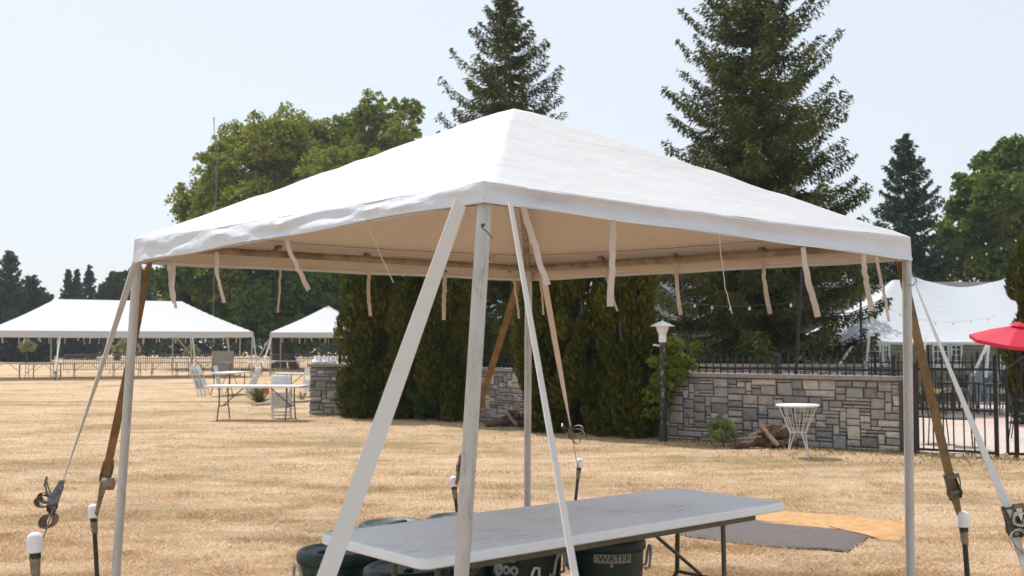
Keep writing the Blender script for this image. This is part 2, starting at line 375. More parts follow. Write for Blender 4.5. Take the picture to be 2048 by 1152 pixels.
grey_px = [(1325, 1058), (1400, 1041), (1500, 1040), (1590, 1048), (1738, 1074), (1722, 1090), (1694, 1106), (1640, 1101), (1560, 1097), (1450, 1085), (1360, 1072)]
or_px = [(1380, 1033), (1440, 1024), (1520, 1021), (1650, 1031), (1816, 1049), (1822, 1062), (1800, 1083), (1762, 1081), (1680, 1062), (1560, 1052), (1450, 1044)]
MATS = [[tuple(PZ(*p))[:2] for p in grey_px], [tuple(PZ(*p))[:2] for p in or_px]]

# ================================================================== stone wall
def stone_panel(mb, path, z0, z1, seed, nrm_out=.03):
    """coursed random ashlar on the camera side of the path (list of points)"""
    r = random.Random(seed); pts = [Vector((p[0], p[1], 0)) for p in path]
    cum = [0]
    for i in range(len(pts)-1): cum.append(cum[-1]+(pts[i+1]-pts[i]).length)
    L = cum[-1]
    def at(q):
        q = max(-.01, min(L+.01, q)); i = 0
        while i < len(cum)-2 and q > cum[i+1]: i += 1
        d = (pts[i+1]-pts[i]).normalized(); nn = Vector((d.y, -d.x, 0))
        if nn.y > 0 or (abs(nn.y) < 1e-3 and nn.x > 0): nn = -nn
        return pts[i]+d*(q-cum[i]), nn
    CW, nz = .054, max(1, round((z1-z0)/.052)); nx = max(1, round(L/CW)); cw, ch = L/nx, (z1-z0)/nz
    occ = [[False]*nx for _ in range(nz)]; rects = []
    sizes = [(3, 1), (5, 1), (7, 1), (2, 2), (3, 2), (4, 2), (5, 2), (6, 2), (8, 2), (3, 3), (4, 3), (6, 3), (5, 3), (5, 4), (4, 4), (9, 2), (2, 1)]; wts = [9, 12, 8, 4, 9, 13, 11, 9, 5, 4, 6, 5, 6, 4, 2, 3, 4]
    for z in range(nz):
        for x in range(nx):
            if occ[z][x]: continue
            w, h = r.choices(sizes, wts)[0]
            h = min(h, nz-z); k = 0
            while k < w and x+k < nx and not occ[z][x+k]: k += 1
            free = k
            while x+free < nx and not occ[z][x+free]: free += 1
            if 0 < free-k < 2: k = free
            if k <= 2: h = min(h, 3)
            for a in range(k):
                for b in range(h): occ[z+b][x+a] = True
            rects.append((x*cw, z0+z*ch, k*cw, h*ch))
    for x, z, w, h in rects:
        j = lambda q=.004: r.uniform(-q, q)
        g = .0085; o = nrm_out+r.uniform(-.012, .020); iv = min(.014, w*.2, h*.2)
        cn = [(x+g+j(), z+g+j()), (x+w-g+j(), z+g+j()), (x+w-g+j(), z+h-g+j()), (x+g+j(), z+h-g+j())]
        if h > 2.5*ch and r.random() < .4: cn[1] = (cn[1][0]-.02, cn[1][1]); cn[2] = (cn[2][0]+.0, cn[2][1])
        cx_, cz_ = x+w/2, z+h/2; vs = []
        def V_(X, Z, oo):
            p, nn = at(X); return p+Vector((0, 0, Z))+nn*oo
        for X, Z in cn: vs.append(V_(X, Z, 0))
        for X, Z in cn: vs.append(V_(X, Z, o*.6))
        for X, Z in cn: vs.append(V_(X+(iv if X < cx_ else -iv), Z+(iv if Z < cz_ else -iv), o+j(.007)))
        vs.append(V_(cx_+j(w*.18), cz_+j(h*.18), o+r.uniform(0, .018)))
        fs = [(i, (i+1) % 4, 4+(i+1) % 4, 4+i) for i in range(4)]+[(4+i, 4+(i+1) % 4, 8+(i+1) % 4, 8+i) for i in range(4)]+[(8+i, 8+(i+1) % 4, 12) for i in range(4)]
        mb.add(vs, fs)
def bez(pl, n):
    """smooth polyline (Catmull-Rom)"""
    out = []; q = [Vector((*p, 0)) for p in pl]; q = [2*q[0]-q[1]]+q+[2*q[-1]-q[-2]]
    for i in range(1, len(q)-2):
        for k in range(n):
            t = k/n; a, b, c, d = q[i-1:i+3]
            out.append(.5*((2*b)+(c-a)*t+(2*a-5*b+4*c-d)*t*t+(3*b-a-3*c+d)*t**3))
    out.append(q[-2]); return out
WP = bez(PL, 2)
WH = 1.06
wall = thing('stone_wall', 'long curved low wall of mixed grey and tan ashlar stone with a flat coping', 'stone wall', (PL[1][0], PL[1][1], 0))
core, face, cop = MB(), MB(), MB()
TH = .30
for i in range(len(WP)-1):
    a, b = WP[i], WP[i+1]; d = (b-a).normalized(); nn = Vector((d.y, -d.x, 0)); nn = -nn if nn.y > 0 else nn
    core.add([a, b, b-nn*TH, a-nn*TH, *[q+Vector((0, 0, WH)) for q in (a, b, b-nn*TH, a-nn*TH)]], [(0, 1, 5, 4), (1, 2, 6, 5), (2, 3, 7, 6), (3, 0, 4, 7), (4, 5, 6, 7)])
    e0, e1 = .07, .07
    q = [a+nn*e0-d*.0, b+nn*e0, b-nn*(TH+.05), a-nn*(TH+.05)]
    cop.add([*[x+Vector((0, 0, WH+.003)) for x in q], *[x+Vector((0, 0, WH+.068)) for x in q]], [(0, 1, 2, 3), (4, 5, 6, 7), (0, 1, 5, 4), (1, 2, 6, 5), (2, 3, 7, 6), (3, 0, 4, 7)])
stone_panel(face, [p[:2] for p in WP], 0, WH-.005, 101, .022)
core.build('mortar_core', M['mortar'], wall, False); face.build('facing_stone', M['stone'], wall, False); cop.build('coping', M['coping'], wall, False)
# end pier at the far left of the wall
pr = thing('stone_pier', 'square stone pier ending the low wall left of the dark cedars', 'stone pier', (-4.35, 25.4, 0))
px0, px1, py0, py1, ph = -4.66, -3.55, 25.15, 25.85, 1.09
m = MB(); m.box(((px0+px1)/2, (py0+py1)/2, ph/2), (px1-px0, py1-py0, ph)); m.build('mortar_core', M['mortar'], pr, False)
m = MB(); stone_panel(m, [(px0, py0), (px1, py0)], 0, ph-.01, 5, .022); stone_panel(m, [(px0, py1), (px0, py0)], 0, ph-.01, 8, .022); m.build('facing_stone', M['stone'], pr, False)
m = MB(); m.box(((px0+px1)/2, (py0+py1)/2, ph+.038), (px1-px0+.14, py1-py0+.14, .07)); m.build('coping', M['coping'], pr, False)
# second terrace wall further back
w2 = thing('terrace_wall', 'second low stone wall farther back behind the patio furniture, under the big spruce', 'stone wall', (6.5, 28, 0))
a, b = (2.6, 28.3), (9.0, 27.7)
m = MB(); m.box((5.8, 28.2, .52), (6.5, .3, 1.04), math.atan2(-.6, 6.4)); m.build('mortar_core', M['mortar'], w2, False)
m = MB(); stone_panel(m, [(2.56, 28.35), (9.02, 27.75)], 0, 1.03, 31, .02); m.build('facing_stone', M['stone'], w2, False)
m = MB(); m.box((5.8, 28.18, 1.08), (6.6, .45, .08), math.atan2(-.6, 6.4)); m.build('coping', M['coping'], w2, False)

# ================================================================== iron fences
def picket_fence(name, label, p0, p1, z0, zr, zt, step, post_every=None, rail2=None, pr_=.009, posts=(), mat='iron', finial=True, zbot=None):
    p0 = Vector((*p0, 0)); p1 = Vector((*p1, 0)); L = (p1-p0).length; d = (p1-p0)/L; ang = math.atan2(d.y, d.x)
    t = thing(name, label, 'iron fence', tuple(p0))
    for z in [zr]+(rail2 or []): MB().box(p0+d*L/2+Vector((0, 0, z)), (L, .03, .035), ang).build('rail', M[mat], t, False)
    pk = MB(); n = int(L/step)
    for i in range(n+1):
        q = p0+d*(i*step+step*.4)
        if (q-p0).length > L: break
        zb = z0 if zbot is None else zbot
        pk.box((q.x, q.y, (zb+zt)/2), (pr_*2, pr_*2, zt-zb), ang)
        if finial:
            pk.lathe([(.004, 0), (.016, .008), (.016, .018), (.007, .026), (.012, .04), (.001, .075)], (q.x, q.y, zt), 6)
    pk.build('pickets', M[mat], t, False)
    for s in posts:
        q = p0+d*s*L; pm = MB().box((q.x, q.y, (z0+zt)/2+.01), (.055, .055, zt-z0+.03), ang)
        pm.lathe([(.02, 0), (.035, .02), (.03, .05), (.004, .085)], (q.x, q.y, zt+.025), 8); pm.build('post', M[mat], t, False)
    return t
def wtop(px, D): return
Wa, Wb, Wc, Wd = WP[0], WP[2], WP[4], WP[6]
def off(p, q, k=.12):
    d = (q-p).normalized(); nn = Vector((d.y, -d.x, 0)); nn = nn if nn.y > 0 else -nn
    return nn*k
n1 = off(Wa, Wb)
picket_fence('iron_fence', 'black spiked iron fence standing on the coping of the right half of the stone wall', (Wa+n1)[:2], (Wb+n1)[:2], WH+.068, WH+.155, WH+.30, .135, posts=(.03, .50, .985))
n2 = off(Wb, Wc)
picket_fence('iron_fence', 'black iron fence on the wall coping between the lamp post and the back tent pole', (Wb+n2)[:2], (Wc+n2)[:2], WH+.068, WH+.155, WH+.30, .135, posts=(.5,))
n3 = off(Wc, Wd)
picket_fence('iron_fence', 'black iron fence on the wall coping seen in the gap between the cedars', (Wc+n3)[:2], (Wd+n3)[:2], WH+.068, WH+.155, WH+.30, .135, posts=(.02, .9))
picket_fence('iron_fence', 'short row of black iron pickets on top of the stone pier', (-4.1, 25.5), (-2.6, 25.5), ph+.07, ph+.16, ph+.33, .10, posts=(.05, .95))
picket_fence('iron_fence', 'iron fence on the terrace wall farther back under the big spruce', (2.7, 28.35), (9.0, 27.75), 1.12, 1.22, 1.40, .14, posts=(.3, .7), pr_=.008)
picket_fence('iron_fence', 'far black iron fence standing on the patio edge behind the stacked chairs', (9.05, 27.75), (20, 26.9), 0, 1.16, 1.36, .15, rail2=[.12], posts=(.02, .25, .5, .75), pr_=.009)
# gate fence at the right end of the wall
g0, g1 = Vector((5.98, 16.0, 0)), Vector((6.86, 15.42, 0))
picket_fence('iron_fence', 'near black iron fence panel between the brown post and the arched gate', g0[:2], g1[:2], 0, 1.245, 1.38, .140, rail2=[.66, .07], posts=(.995,), pr_=.009, zbot=.07)
gt = thing('iron_gate', 'arched black iron gate at the right edge of the photo', 'gate', (7.0, 15.35, 0))
d = Vector((1.5, -.55, 0)).normalized(); A = Vector((6.98, 15.36, 0)); GL = 1.55
arch = [A+d*(GL*k/16)+Vector((0, 0, 1.24+.40*math.sin(math.pi*(k/16)))) for k in range(17)]
m = MB().tube(arch, .02, 6); m.tube([A+Vector((0, 0, .07)), A+Vector((0, 0, 1.25))], .022, 6); m.tube([A+d*GL+Vector((0, 0, .07)), A+d*GL+Vector((0, 0, 1.25))], .022, 6)
for z in (.07, .66): m.tube([A+Vector((0, 0, z)), A+d*GL+Vector((0, 0, z))], .018, 6)
m.build('gate_frame', M['iron'], gt)
m = MB()
for k in range(1, 11):
    q = A+d*(GL*k/11); m.tube([q+Vector((0, 0, .07)), q+Vector((0, 0, 1.24+.40*math.sin(math.pi*k/11)))], .009, 5)
m.build('pickets', M['iron'], gt)
m = MB().tube([A+d*.13+Vector((0, .04, 0)), A+d*.13+Vector((0, .04, .95))], .03, 8); m.build('post', M['iron'], gt)
m = MB().box((5.9, 16.02, .65), (.13, .13, 1.30)); m.box((5.9, 16.02, 1.315), (.16, .16, .03))
tag(m.build('fence_post', M['rust_post'], org=(5.9, 16.02, 0), bevel=.006), 'thick dark brown post where the stone wall meets the near iron fence', 'post')

# ================================================================== house
hs_ = thing('stone_house', 'long low stone house with grey shingle roof behind the white party tent', 'house', (14, 44, 0))
HX0, HX1, HY = 6.6, 30.0, 42.0
m = MB().box(((HX0+HX1)/2, HY+4, 1.3), (HX1-HX0, 8, 2.6)); m.build('wall', M['house_stone'], hs_, False)
m = MB(); e = .45
m.add([(HX0-e, HY-e, 2.55), (HX1+e, HY-e, 2.55), (HX1+e, HY+4, 4.30), (HX0-e, HY+4, 4.30), (HX1+e, HY+8+e, 2.55), (HX0-e, HY+8+e, 2.55),
       (HX0-e, HY-e, 2.45), (HX1+e, HY-e, 2.45), (HX1+e, HY+8+e, 2.45), (HX0-e, HY+8+e, 2.45)],
      [(0, 1, 2, 3), (3, 2, 4, 5), (0, 6, 7, 1), (6, 9, 8, 7), (0, 3, 5, 9, 6), (1, 7, 8, 4, 2)])
rf = m.build('roof', M['shingle'], hs_, False)
def hx(px, Y=HY): return (px-CX)/FPX*Y
def house_window(px0, px1, y0, y1, nx, ny, shut=False):
    a, b = hx(px0), hx(px1); t, bo = P(0, y0, HY).z, P(0, y1, HY).z; bo = max(bo, .05); w, h = b-a, t-bo
    f = MB(); q = .07
    for c, d_ in (((a+q/2, HY-.03, (t+bo)/2), (q, .1, h)), ((b-q/2, HY-.03, (t+bo)/2), (q, .1, h)), (((a+b)/2, HY-.03, t-q/2), (w-2*q, .1, q)), (((a+b)/2, HY-.03, bo+q/2), (w-2*q, .1, q))): f.box(c, d_)
    for i in range(1, nx): f.box((a+w*i/nx, HY-.025, (t+bo)/2), (.035, .05, h-2*q))
    for j in range(1, ny): f.box(((a+b)/2, HY-.023, bo+h*j/ny), (w-2*q, .045, .03))
    wo = f.build('window', M['trim'], hs_, False)
    ORG[wo.name] = ORG[hs_.name]
    MB().box(((a+b)/2, HY-.006, (t+bo)/2), (w-.02, .004, h-.02)).build('pane', M['glass'], wo, False)
    MB().box(((a+b)/2, HY-.06, bo-.04), (w+.12, .14, .07)).build('sill', M['trim'], wo, False)
for a in ((1466, 1494, 686, 742, 3, 5), (1599, 1614, 690, 708, 1, 2), (1637, 1652, 690, 708, 1, 2), (1724, 1760, 689, 730, 3, 3), (1762, 1778, 689, 730, 2, 4), (1862, 1896, 688, 732, 3, 3), (1898, 1922, 688, 732, 2, 4), (1995, 2008, 688, 735, 1, 4), (1398, 1412, 690, 728, 2, 3)): house_window(*a)

# ================================================================== trees
def spruce(name, label, loc, H, prof, mat, seed, trunk_r=.17, dens=1.0, z0=.5, leafl=.16, leafw=.05, droop=.25, step=.30):
    """prof: list of (distance below the tip, branch length)"""
    global rng
    rng = np.random.default_rng(seed); r = random.Random(seed)
    t = thing(name, label, 'tree', loc); O = np.array(loc, float)
    ds = [p[0] for p in prof]; ls = [p[1] for p in prof]
    bt = MB().tube([Vector(loc)+Vector((r.uniform(-.02, .02), r.uniform(-.02, .02), H*k/9)) for k in range(10)], [max(.012, trunk_r*(1-k/9.3)) for k in range(10)], 8)
    CC, AX, WW, LL = [], [], [], []
    z = z0
    while z < H-.15:
        below = H-z; L0 = float(np.interp(below, ds, ls)); nb = int(5+min(3, below*.6))
        a0 = r.random()*6.28
        for i in range(nb):
            az = a0+i*6.283/nb+r.uniform(-.35, .35); L = L0*r.choice([1.08, 1, .9, .78, .6, .95])*r.uniform(.86, 1.08); L = max(L, .12)
            zb = z+r.uniform(-step*.6, step*.6); rise = .55-droop*2.2*min(1, below/6)+r.uniform(-.12, .12)
            out = np.array([math.cos(az), math.sin(az), 0]); sid = np.array([-math.sin(az), math.cos(az), 0])
            n = max(4, int(L/.11)); s = (np.arange(n)+.5)/n; s = s[s > .06]; n = len(s)
            # first down, then curving up at the tip
            zz = zb+L*(rise*s-.55*s*(1-s)*(1+droop)+.22*np.maximum(0, s-.6)**1.2)
            pts = O+np.outer(s*L, out); pts[:, 2] += zz
            if L > .5:
                bt.tube([Vector(pts[k]) for k in range(0, n, max(1, n//4))], [max(.006, .028*L/3*(1-.8*k/n)) for k in range(0, n, max(1, n//4))], 4, False)
            # side twigs
            m = int(7*dens); 
            for sg in (-1, 1):
                tw = (.09+.40*L*(1-s*.75)*.55)*rng.uniform(.5, 1.15, n); tw = np.minimum(tw, .75)
                for q in range(m):
                    u = (q+rng.random(n))/m
                    fw = .55
                    p = pts+(sid*sg)[None]*(u*tw)[:, None]+out[None]*(u*tw*fw)[:, None]+rng.normal(0, .025, (n, 3))
                    hang = rng.random(n)**2*(.10+.20*min(1, below/5))*(1.1-u*.5); p[:, 2] -= hang+u*tw*.18
                    ax = unit((sid*sg)[None]*.9+out[None]*.7+rng.normal(0, .38, (n, 3))+np.array([0, 0, -.25])-np.array([0, 0, 1.2])*(hang/.2)[:, None])
                    CC.append(p); AX.append(ax); WW.append(leafw*rng.uniform(.7, 1.4, n)); LL.append(leafl*rng.uniform(.7, 1.4, n))
        z += step*r.uniform(.8, 1.2)*(1.0 if below > 2 else .6)
    Cn = np.concatenate(CC); V, F = leaf_quads(Cn, np.concatenate(AX), np.concatenate(WW), np.concatenate(LL))
    bt.build('trunk', M['bark'], t); npmesh('crown', V, F, M[mat], t)
    return t
def leafy(name, label, base, lobes, mat, seed, nleaf=30000, lw=.09, ll=.13, trunk_r=.25, clump=.26, trunk_top=None, cat='tree', spread=.9):
    """lobes: (centre Vector, radius)"""
    global rng
    rng = np.random.default_rng(seed); r = random.Random(seed)
    t = thing(name, label, cat, base); B = Vector(base)
    tot = sum(q[1]**2 for q in lobes); CC, AX = [], []
    bt = MB(); top = trunk_top or Vector((sum(q[0].x for q in lobes)/len(lobes), sum(q[0].y for q in lobes)/len(lobes), sum(q[0].z for q in lobes)/len(lobes)))
    bt.tube([B, B*.7+top*.3+Vector((trunk_r*.4, 0, 0)), B*.35+top*.65, top], [trunk_r*1.25, trunk_r, trunk_r*.7, trunk_r*.25], 10)
    for c, rad in lobes:
        c = Vector(c); st = B.lerp(top, r.uniform(.35, .8)); bt.tube([st, st.lerp(c, .5)+Vector((0, 0, -rad*.2)), c], [trunk_r*.35, trunk_r*.22, trunk_r*.08], 5, False)
        nc = max(7, int(34*(rad/max(.3, clump*3.2))**.6)); n = int(nleaf*rad*rad/tot)
        dirs = unit(rng.normal(size=(nc, 3))); cc = np.array(c)+dirs*(rad*rng.uniform(.35, spread, nc))[:, None]*np.array([1, 1, .92])
        cr = rad*rng.uniform(.20, .42, nc); idx = rng.integers(0, nc, n)
        u = unit(rng.normal(size=(n, 3))); u[:, 2] = np.abs(u[:, 2])*1.35-.55; rr = rng.random(n)**.45
        p = cc[idx]+u*(cr[idx]*rr)[:, None]*np.array([1.1, 1.1, .95]); CC.append(p)
        ax = unit(u*.8+rng.normal(0, .6, (n, 3))+np.array([0, 0, -.2])); AX.append(ax)
    Cn = np.concatenate(CC); n = len(Cn)
    V, F = leaf_quads(Cn, np.concatenate(AX), lw*rng.uniform(.6, 1.4, n), ll*rng.uniform(.6, 1.4, n))
    bt.build('trunk', M['bark'], t); npmesh('crown', V, F, M[mat], t); return t
def LB(D, *ls, jit=.35, seed=1):
    r = random.Random(seed); out = []
    for x, y, q in ls:
        rad = q*D/FPX; out.append((P(x, y, D+r.uniform(-jit, jit)*rad*3), rad))
    return out
def G(px, D): return ((px-CX)/FPX*D, D, 0)

spruce('spruce_tree', 'tall slim spruce rising behind the peak of the front canopy', G(1010, 36), P(1010, -22, 36).z, [(0, .1), (.6, .55), (1.6, 1.05), (2.6, 1.65), (4.0, 2.15), (6, 2.5), (9, 2.9), (14, 3.2)], 'spruce', 3, .14, 1.5, 1.0, .15, .045, .24, .32)
spruce('spruce_tree', 'biggest spruce with wide drooping branches over the right half of the wall', G(1513, 31), P(1513, -75, 31).z, [(0, .1), (.8, .9), (1.9, 1.95), (3.2, 2.35), (4.8, 2.95), (7, 3.45), (9.5, 3.6), (11, 3.1), (14, 2.8)], 'spruce', 4, .26, 1.75, 1.9, .145, .045, .34, .26)
spruce('spruce_tree', 'smaller blue green spruce between the biggest spruce and the right hand broadleaf tree', G(1815, 54), P(1815, 268, 54).z, [(0, .12), (1, .75), (2.4, 1.3), (4, 1.8), (6, 2.2), (12, 2.6)], 'blue_spruce', 5, .16, 1.4, 1.0, .22, .075, .3, .42)

leafy('maple_tree', 'broad yellow green maple behind the left slope of the front canopy', G(560, 78), LB(78, (560, 275, 66), (495, 290, 58), (610, 290, 62), (440, 345, 58), (520, 350, 75), (600, 360, 80), (400, 405, 52), (375, 412, 32), (470, 420, 70), (560, 430, 80), (650, 380, 75), (690, 285, 55), (655, 290, 55), (725, 330, 45), (690, 420, 70), (420, 480, 70), (520, 500, 80), (620, 500, 80), (700, 500, 70), (395, 545, 60), (460, 560, 70), (360, 600, 45), jit=.5), 'maple', 21, 150000, .19, .25, .45, spread=1.0)
leafy('lime_tree', 'shade-darkened green tree mass under the maple, behind the two far white tents', G(590, 73), LB(73, (345, 560, 42), (380, 620, 55), (450, 610, 62), (520, 620, 62), (590, 610, 66), (660, 610, 60), (430, 560, 50), (560, 570, 55), (640, 570, 50), (600, 668, 45), (660, 660, 42), (480, 660, 40), (720, 630, 60), jit=.5), 'deep_tree', 22, 70000, .20, .27, .26)
leafy('ash_tree', 'airy light green tree top between the maple and the canopy peak', G(750, 70), LB(70, (745, 212, 30), (722, 235, 26), (770, 245, 34), (800, 222, 24), (828, 215, 20), (835, 235, 15), (800, 262, 34), (830, 268, 16), (745, 290, 46), (790, 310, 42), (720, 330, 50), (680, 330, 46), (640, 350, 45), (760, 360, 60), jit=.6, seed=5), 'light_tree', 23, 42000, .13, .2, .3, spread=1.15)
leafy('broadleaf_tree', 'large round green tree at the right edge above the white party tent', G(1990, 62), LB(62, (2040, 305, 48), (1990, 330, 50), (2080, 340, 60), (1945, 375, 42), (2010, 390, 60), (1920, 420, 38), (1960, 450, 55), (2040, 450, 60), (1895, 480, 42), (1930, 520, 52), (1990, 520, 60), (2060, 520, 60), (1880, 535, 36), (1860, 555, 26), (2100, 420, 60), jit=.5, seed=6), 'bright_tree', 24, 52000, .2, .27, .4)
leafy('broadleaf_tree', 'low dark tree behind the big spruce and the house roof', G(1770, 60), LB(60, (1760, 500, 40), (1800, 530, 45), (1845, 545, 30), (1730, 545, 45), (1700, 500, 40), (1640, 560, 45), (1580, 550, 45), (1400, 570, 50), (1340, 560, 50), (1460, 550, 45), jit=.5, seed=7), 'deep_tree', 25, 26000, .2, .27, .3)
# far left trees in the haze
def farspruce(px, top, D, r, label, seed, mat='far_conifer'):
    H = P(px, top, D).z
    spruce('far_pine', label, G(px, D), H, [(0, .1*r), (H*.25, r*.45), (H*.6, r*.85), (H, r)], mat, seed, .14, .45, .8, .42, .17, .25, .40)
farspruce(17, 503, 112, 3.3, 'tall dark conifer at the far left edge of the skyline', 31)
farspruce(62, 552, 108, 3.4, 'broad dark conifer second from the left edge of the skyline', 32)
farspruce(135, 538, 130, 1.7, 'thin hazy conifer, left one of the small trio above the long tent', 33)
farspruce(152, 540, 131, 1.6, 'thin hazy conifer, middle one of the small trio above the long tent', 34)
farspruce(177, 533, 127, 2.0, 'hazy pine, right one of the small trio above the long tent', 35)
leafy('far_tree', 'hazy light green tree just left of the left canopy pole', G(235, 120), LB(120, (240, 560, 24), (222, 580, 24), (262, 575, 26), (205, 600, 20), (285, 590, 28), (240, 610, 32), (300, 560, 28), (275, 545, 14), jit=.5, seed=9), 'far_tree', 41, 12000, .42, .52, .3)
leafy('far_tree', 'dark rounded tree at the left edge behind the long tent', G(-20, 115), LB(115, (-25, 590, 36), (20, 600, 34), (-60, 580, 40), (75, 605, 26), (95, 598, 14), jit=.5, seed=10), 'far_tree', 42, 10000, .42, .52, .3)
# a wood along the far side of the field
rng = np.random.default_rng(50); n = 90000; X = rng.uniform(-80, 75, n); cl = np.sin(X*.35)+.6*np.sin(X*.83+1)+.4*np.sin(X*1.9)
Zt = 4.6+.7*cl; Cn = np.stack([X, 140+rng.uniform(-3, 3, n)+cl, .3+Zt*rng.random(n)**.8], 1)
Cn[:, :2] += 1.2*np.stack([np.sin(Cn[:, 2]*2.3+X*1.1), np.cos(X*1.7+Cn[:, 2])], 1)
V, F = leaf_quads(Cn, unit(rng.normal(size=(n, 3))), .42, .55)
tag(npmesh('distant_wood', V, F, M['far_tree']), kind='stuff')
for i, (px, top, r_, D, lab) in enumerate([(55, 690, 17, 100, 'low round bush on the far field behind the left end of the long tent'), (385, 697, 13, 96, 'small pale bush on the far field under the middle of the long tent'), (255, 692, 26, 110, 'wide light green bush beyond the barriers behind the long tent')]):
    leafy('field_bush', lab, G(px, D), LB(D, (px-r_*.5, top+4, r_*.6), (px+r_*.5, top+5, r_*.55), (px, top, r_*.7), seed=i), 'bush', 60+i, 1800, .22, .3, .06, cat='bush')

# cedars (arborvitae)
def cedar(label, loc, H, rad, seed, lean=(0, 0), n=26000, squash=1.0, pinch=.72):
    global rng
    rng = np.random.default_rng(seed); t = thing('cedar_shrub', label, 'cedar', loc); O = np.array(loc, float)
    n = int(n*1.7); k = 80; fz = rng.random(k); fa = rng.random(k)*2*np.pi              # upright flames of foliage
    def prof(q): return np.interp(q, [0, .05, .18, .45, .75, .93, 1], [.86, .92, .96, 1, .86, .45, .05])
    fr = rad*prof(fz)*np.sqrt(rng.uniform(.05, .80, k)); idx = rng.integers(0, k, n)
    hh = rng.uniform(.35, .8, k)*H*.28; fw = rad*rng.uniform(.26, .46, k)
    u = rng.random(n); th = rng.random(n)*2*np.pi; rr = rng.random(n)**.45*fw[idx]*np.sin(np.pi*np.clip(u*.9+.08, 0, 1))**.6
    x = np.cos(fa[idx])*fr[idx]+np.cos(th)*rr; y = (np.sin(fa[idx])*fr[idx]+np.sin(th)*rr)*squash; z = fz[idx]*H*.92+(u-.25)*hh[idx]
    z = np.clip(z, .02, H); p = O+np.stack([x+lean[0]*z, y+lean[1]*z, z], 1)
    ax = unit(np.stack([np.cos(th)*.45+np.cos(fa[idx])*.35, np.sin(th)*.45+np.sin(fa[idx])*.35, np.ones(n)], 1)+rng.normal(0, .25, (n, 3)))
    V, F = leaf_quads(p, ax, .046*rng.uniform(.6, 1.4, n), .11*rng.uniform(.6, 1.5, n))
    npmesh('crown', V, F, M['cedar'], t)
    m = MB()
    for q in range(5):
        a = q*1.3; m.tube([Vector(loc)+Vector((math.cos(a)*.05, math.sin(a)*.05, 0)), Vector(loc)+Vector((math.cos(a)*rad*.4+lean[0]*H*.5, math.sin(a)*rad*.4, H*.5)), Vector(loc)+Vector((math.cos(a)*rad*.3+lean[0]*H*.8, math.sin(a)*rad*.3, H*.85))], [.05, .03, .01], 6)
    m.build('trunk', M['bark'], t); return t
cedar('leftmost dark cedar beside the stone pier', G(752, 24.2), 4.6, .76, 71, (-.035, 0))
cedar('dark cedar with a bare gap, second from the left', G(836, 23.7), 4.7, .66, 72, (.02, 0))
cedar('dark cedar just left of the front canopy pole', G(890, 23.0), 4.9, .62, 73, (.01, 0))
cedar('cedar just right of the back canopy pole', G(1104, 20.3), 4.6, .62, 74, (-.02, 0))
cedar('middle cedar of the clump right of the back canopy pole', G(1182, 19.7), 4.9, .62, 75)
cedar('cedar beside the lamp post, rightmost of its clump', G(1254, 19.0), 4.5, .55, 76, (.01, 0))
cedar('narrow clipped cedar column at the right edge of the photo', G(2062, 23.5), 4.05, .52, 77)
def px_leafy(name, label, cat, base, D, lobes, mat, seed, n, lw, ll, tr=.02): return leafy(name, label, base, LB(D, *lobes, seed=seed), mat, seed, n, lw, ll, tr, cat=cat)
px_leafy('leafy_shrub', 'bright green sumac like shrub growing over the wall behind the lamp post', 'shrub', G(1325, 18.45), 18.35, [(1335, 692, 20), (1352, 712, 24), (1385, 735, 12), (1345, 735, 26), (1318, 730, 22), (1356, 748, 20), (1330, 765, 24), (1302, 790, 24), (1328, 800, 20), (1306, 826, 18), (1355, 690, 14), (1375, 722, 12)], 'shrub', 81, 5200, .05, .12)
px_leafy('leafy_weed', 'small bright green weed at the foot of the left cedars', 'weed', G(848, 23.1), 23.1, [(835, 790, 18), (855, 805, 18), (840, 822, 16), (865, 825, 12)], 'weed', 82, 1100, .06, .085)
px_leafy('yellow_bush', 'small yellow green bush seen over the wall left of the french window', 'bush', G(1395, 29), 29, [(1392, 692, 13), (1398, 706, 13), (1385, 704, 9)], 'shrub', 83, 900, .07, .1)
px_leafy('weedy_bush', 'pale green weedy bush at the foot of the stone wall beside the logs', 'bush', G(1445, 17.1), 17.1, [(1440, 838, 14), (1430, 855, 18), (1452, 852, 18), (1440, 868, 18), (1462, 868, 14), (1420, 868, 12)], 'bush', 84, 2600, .018, .09, .01)

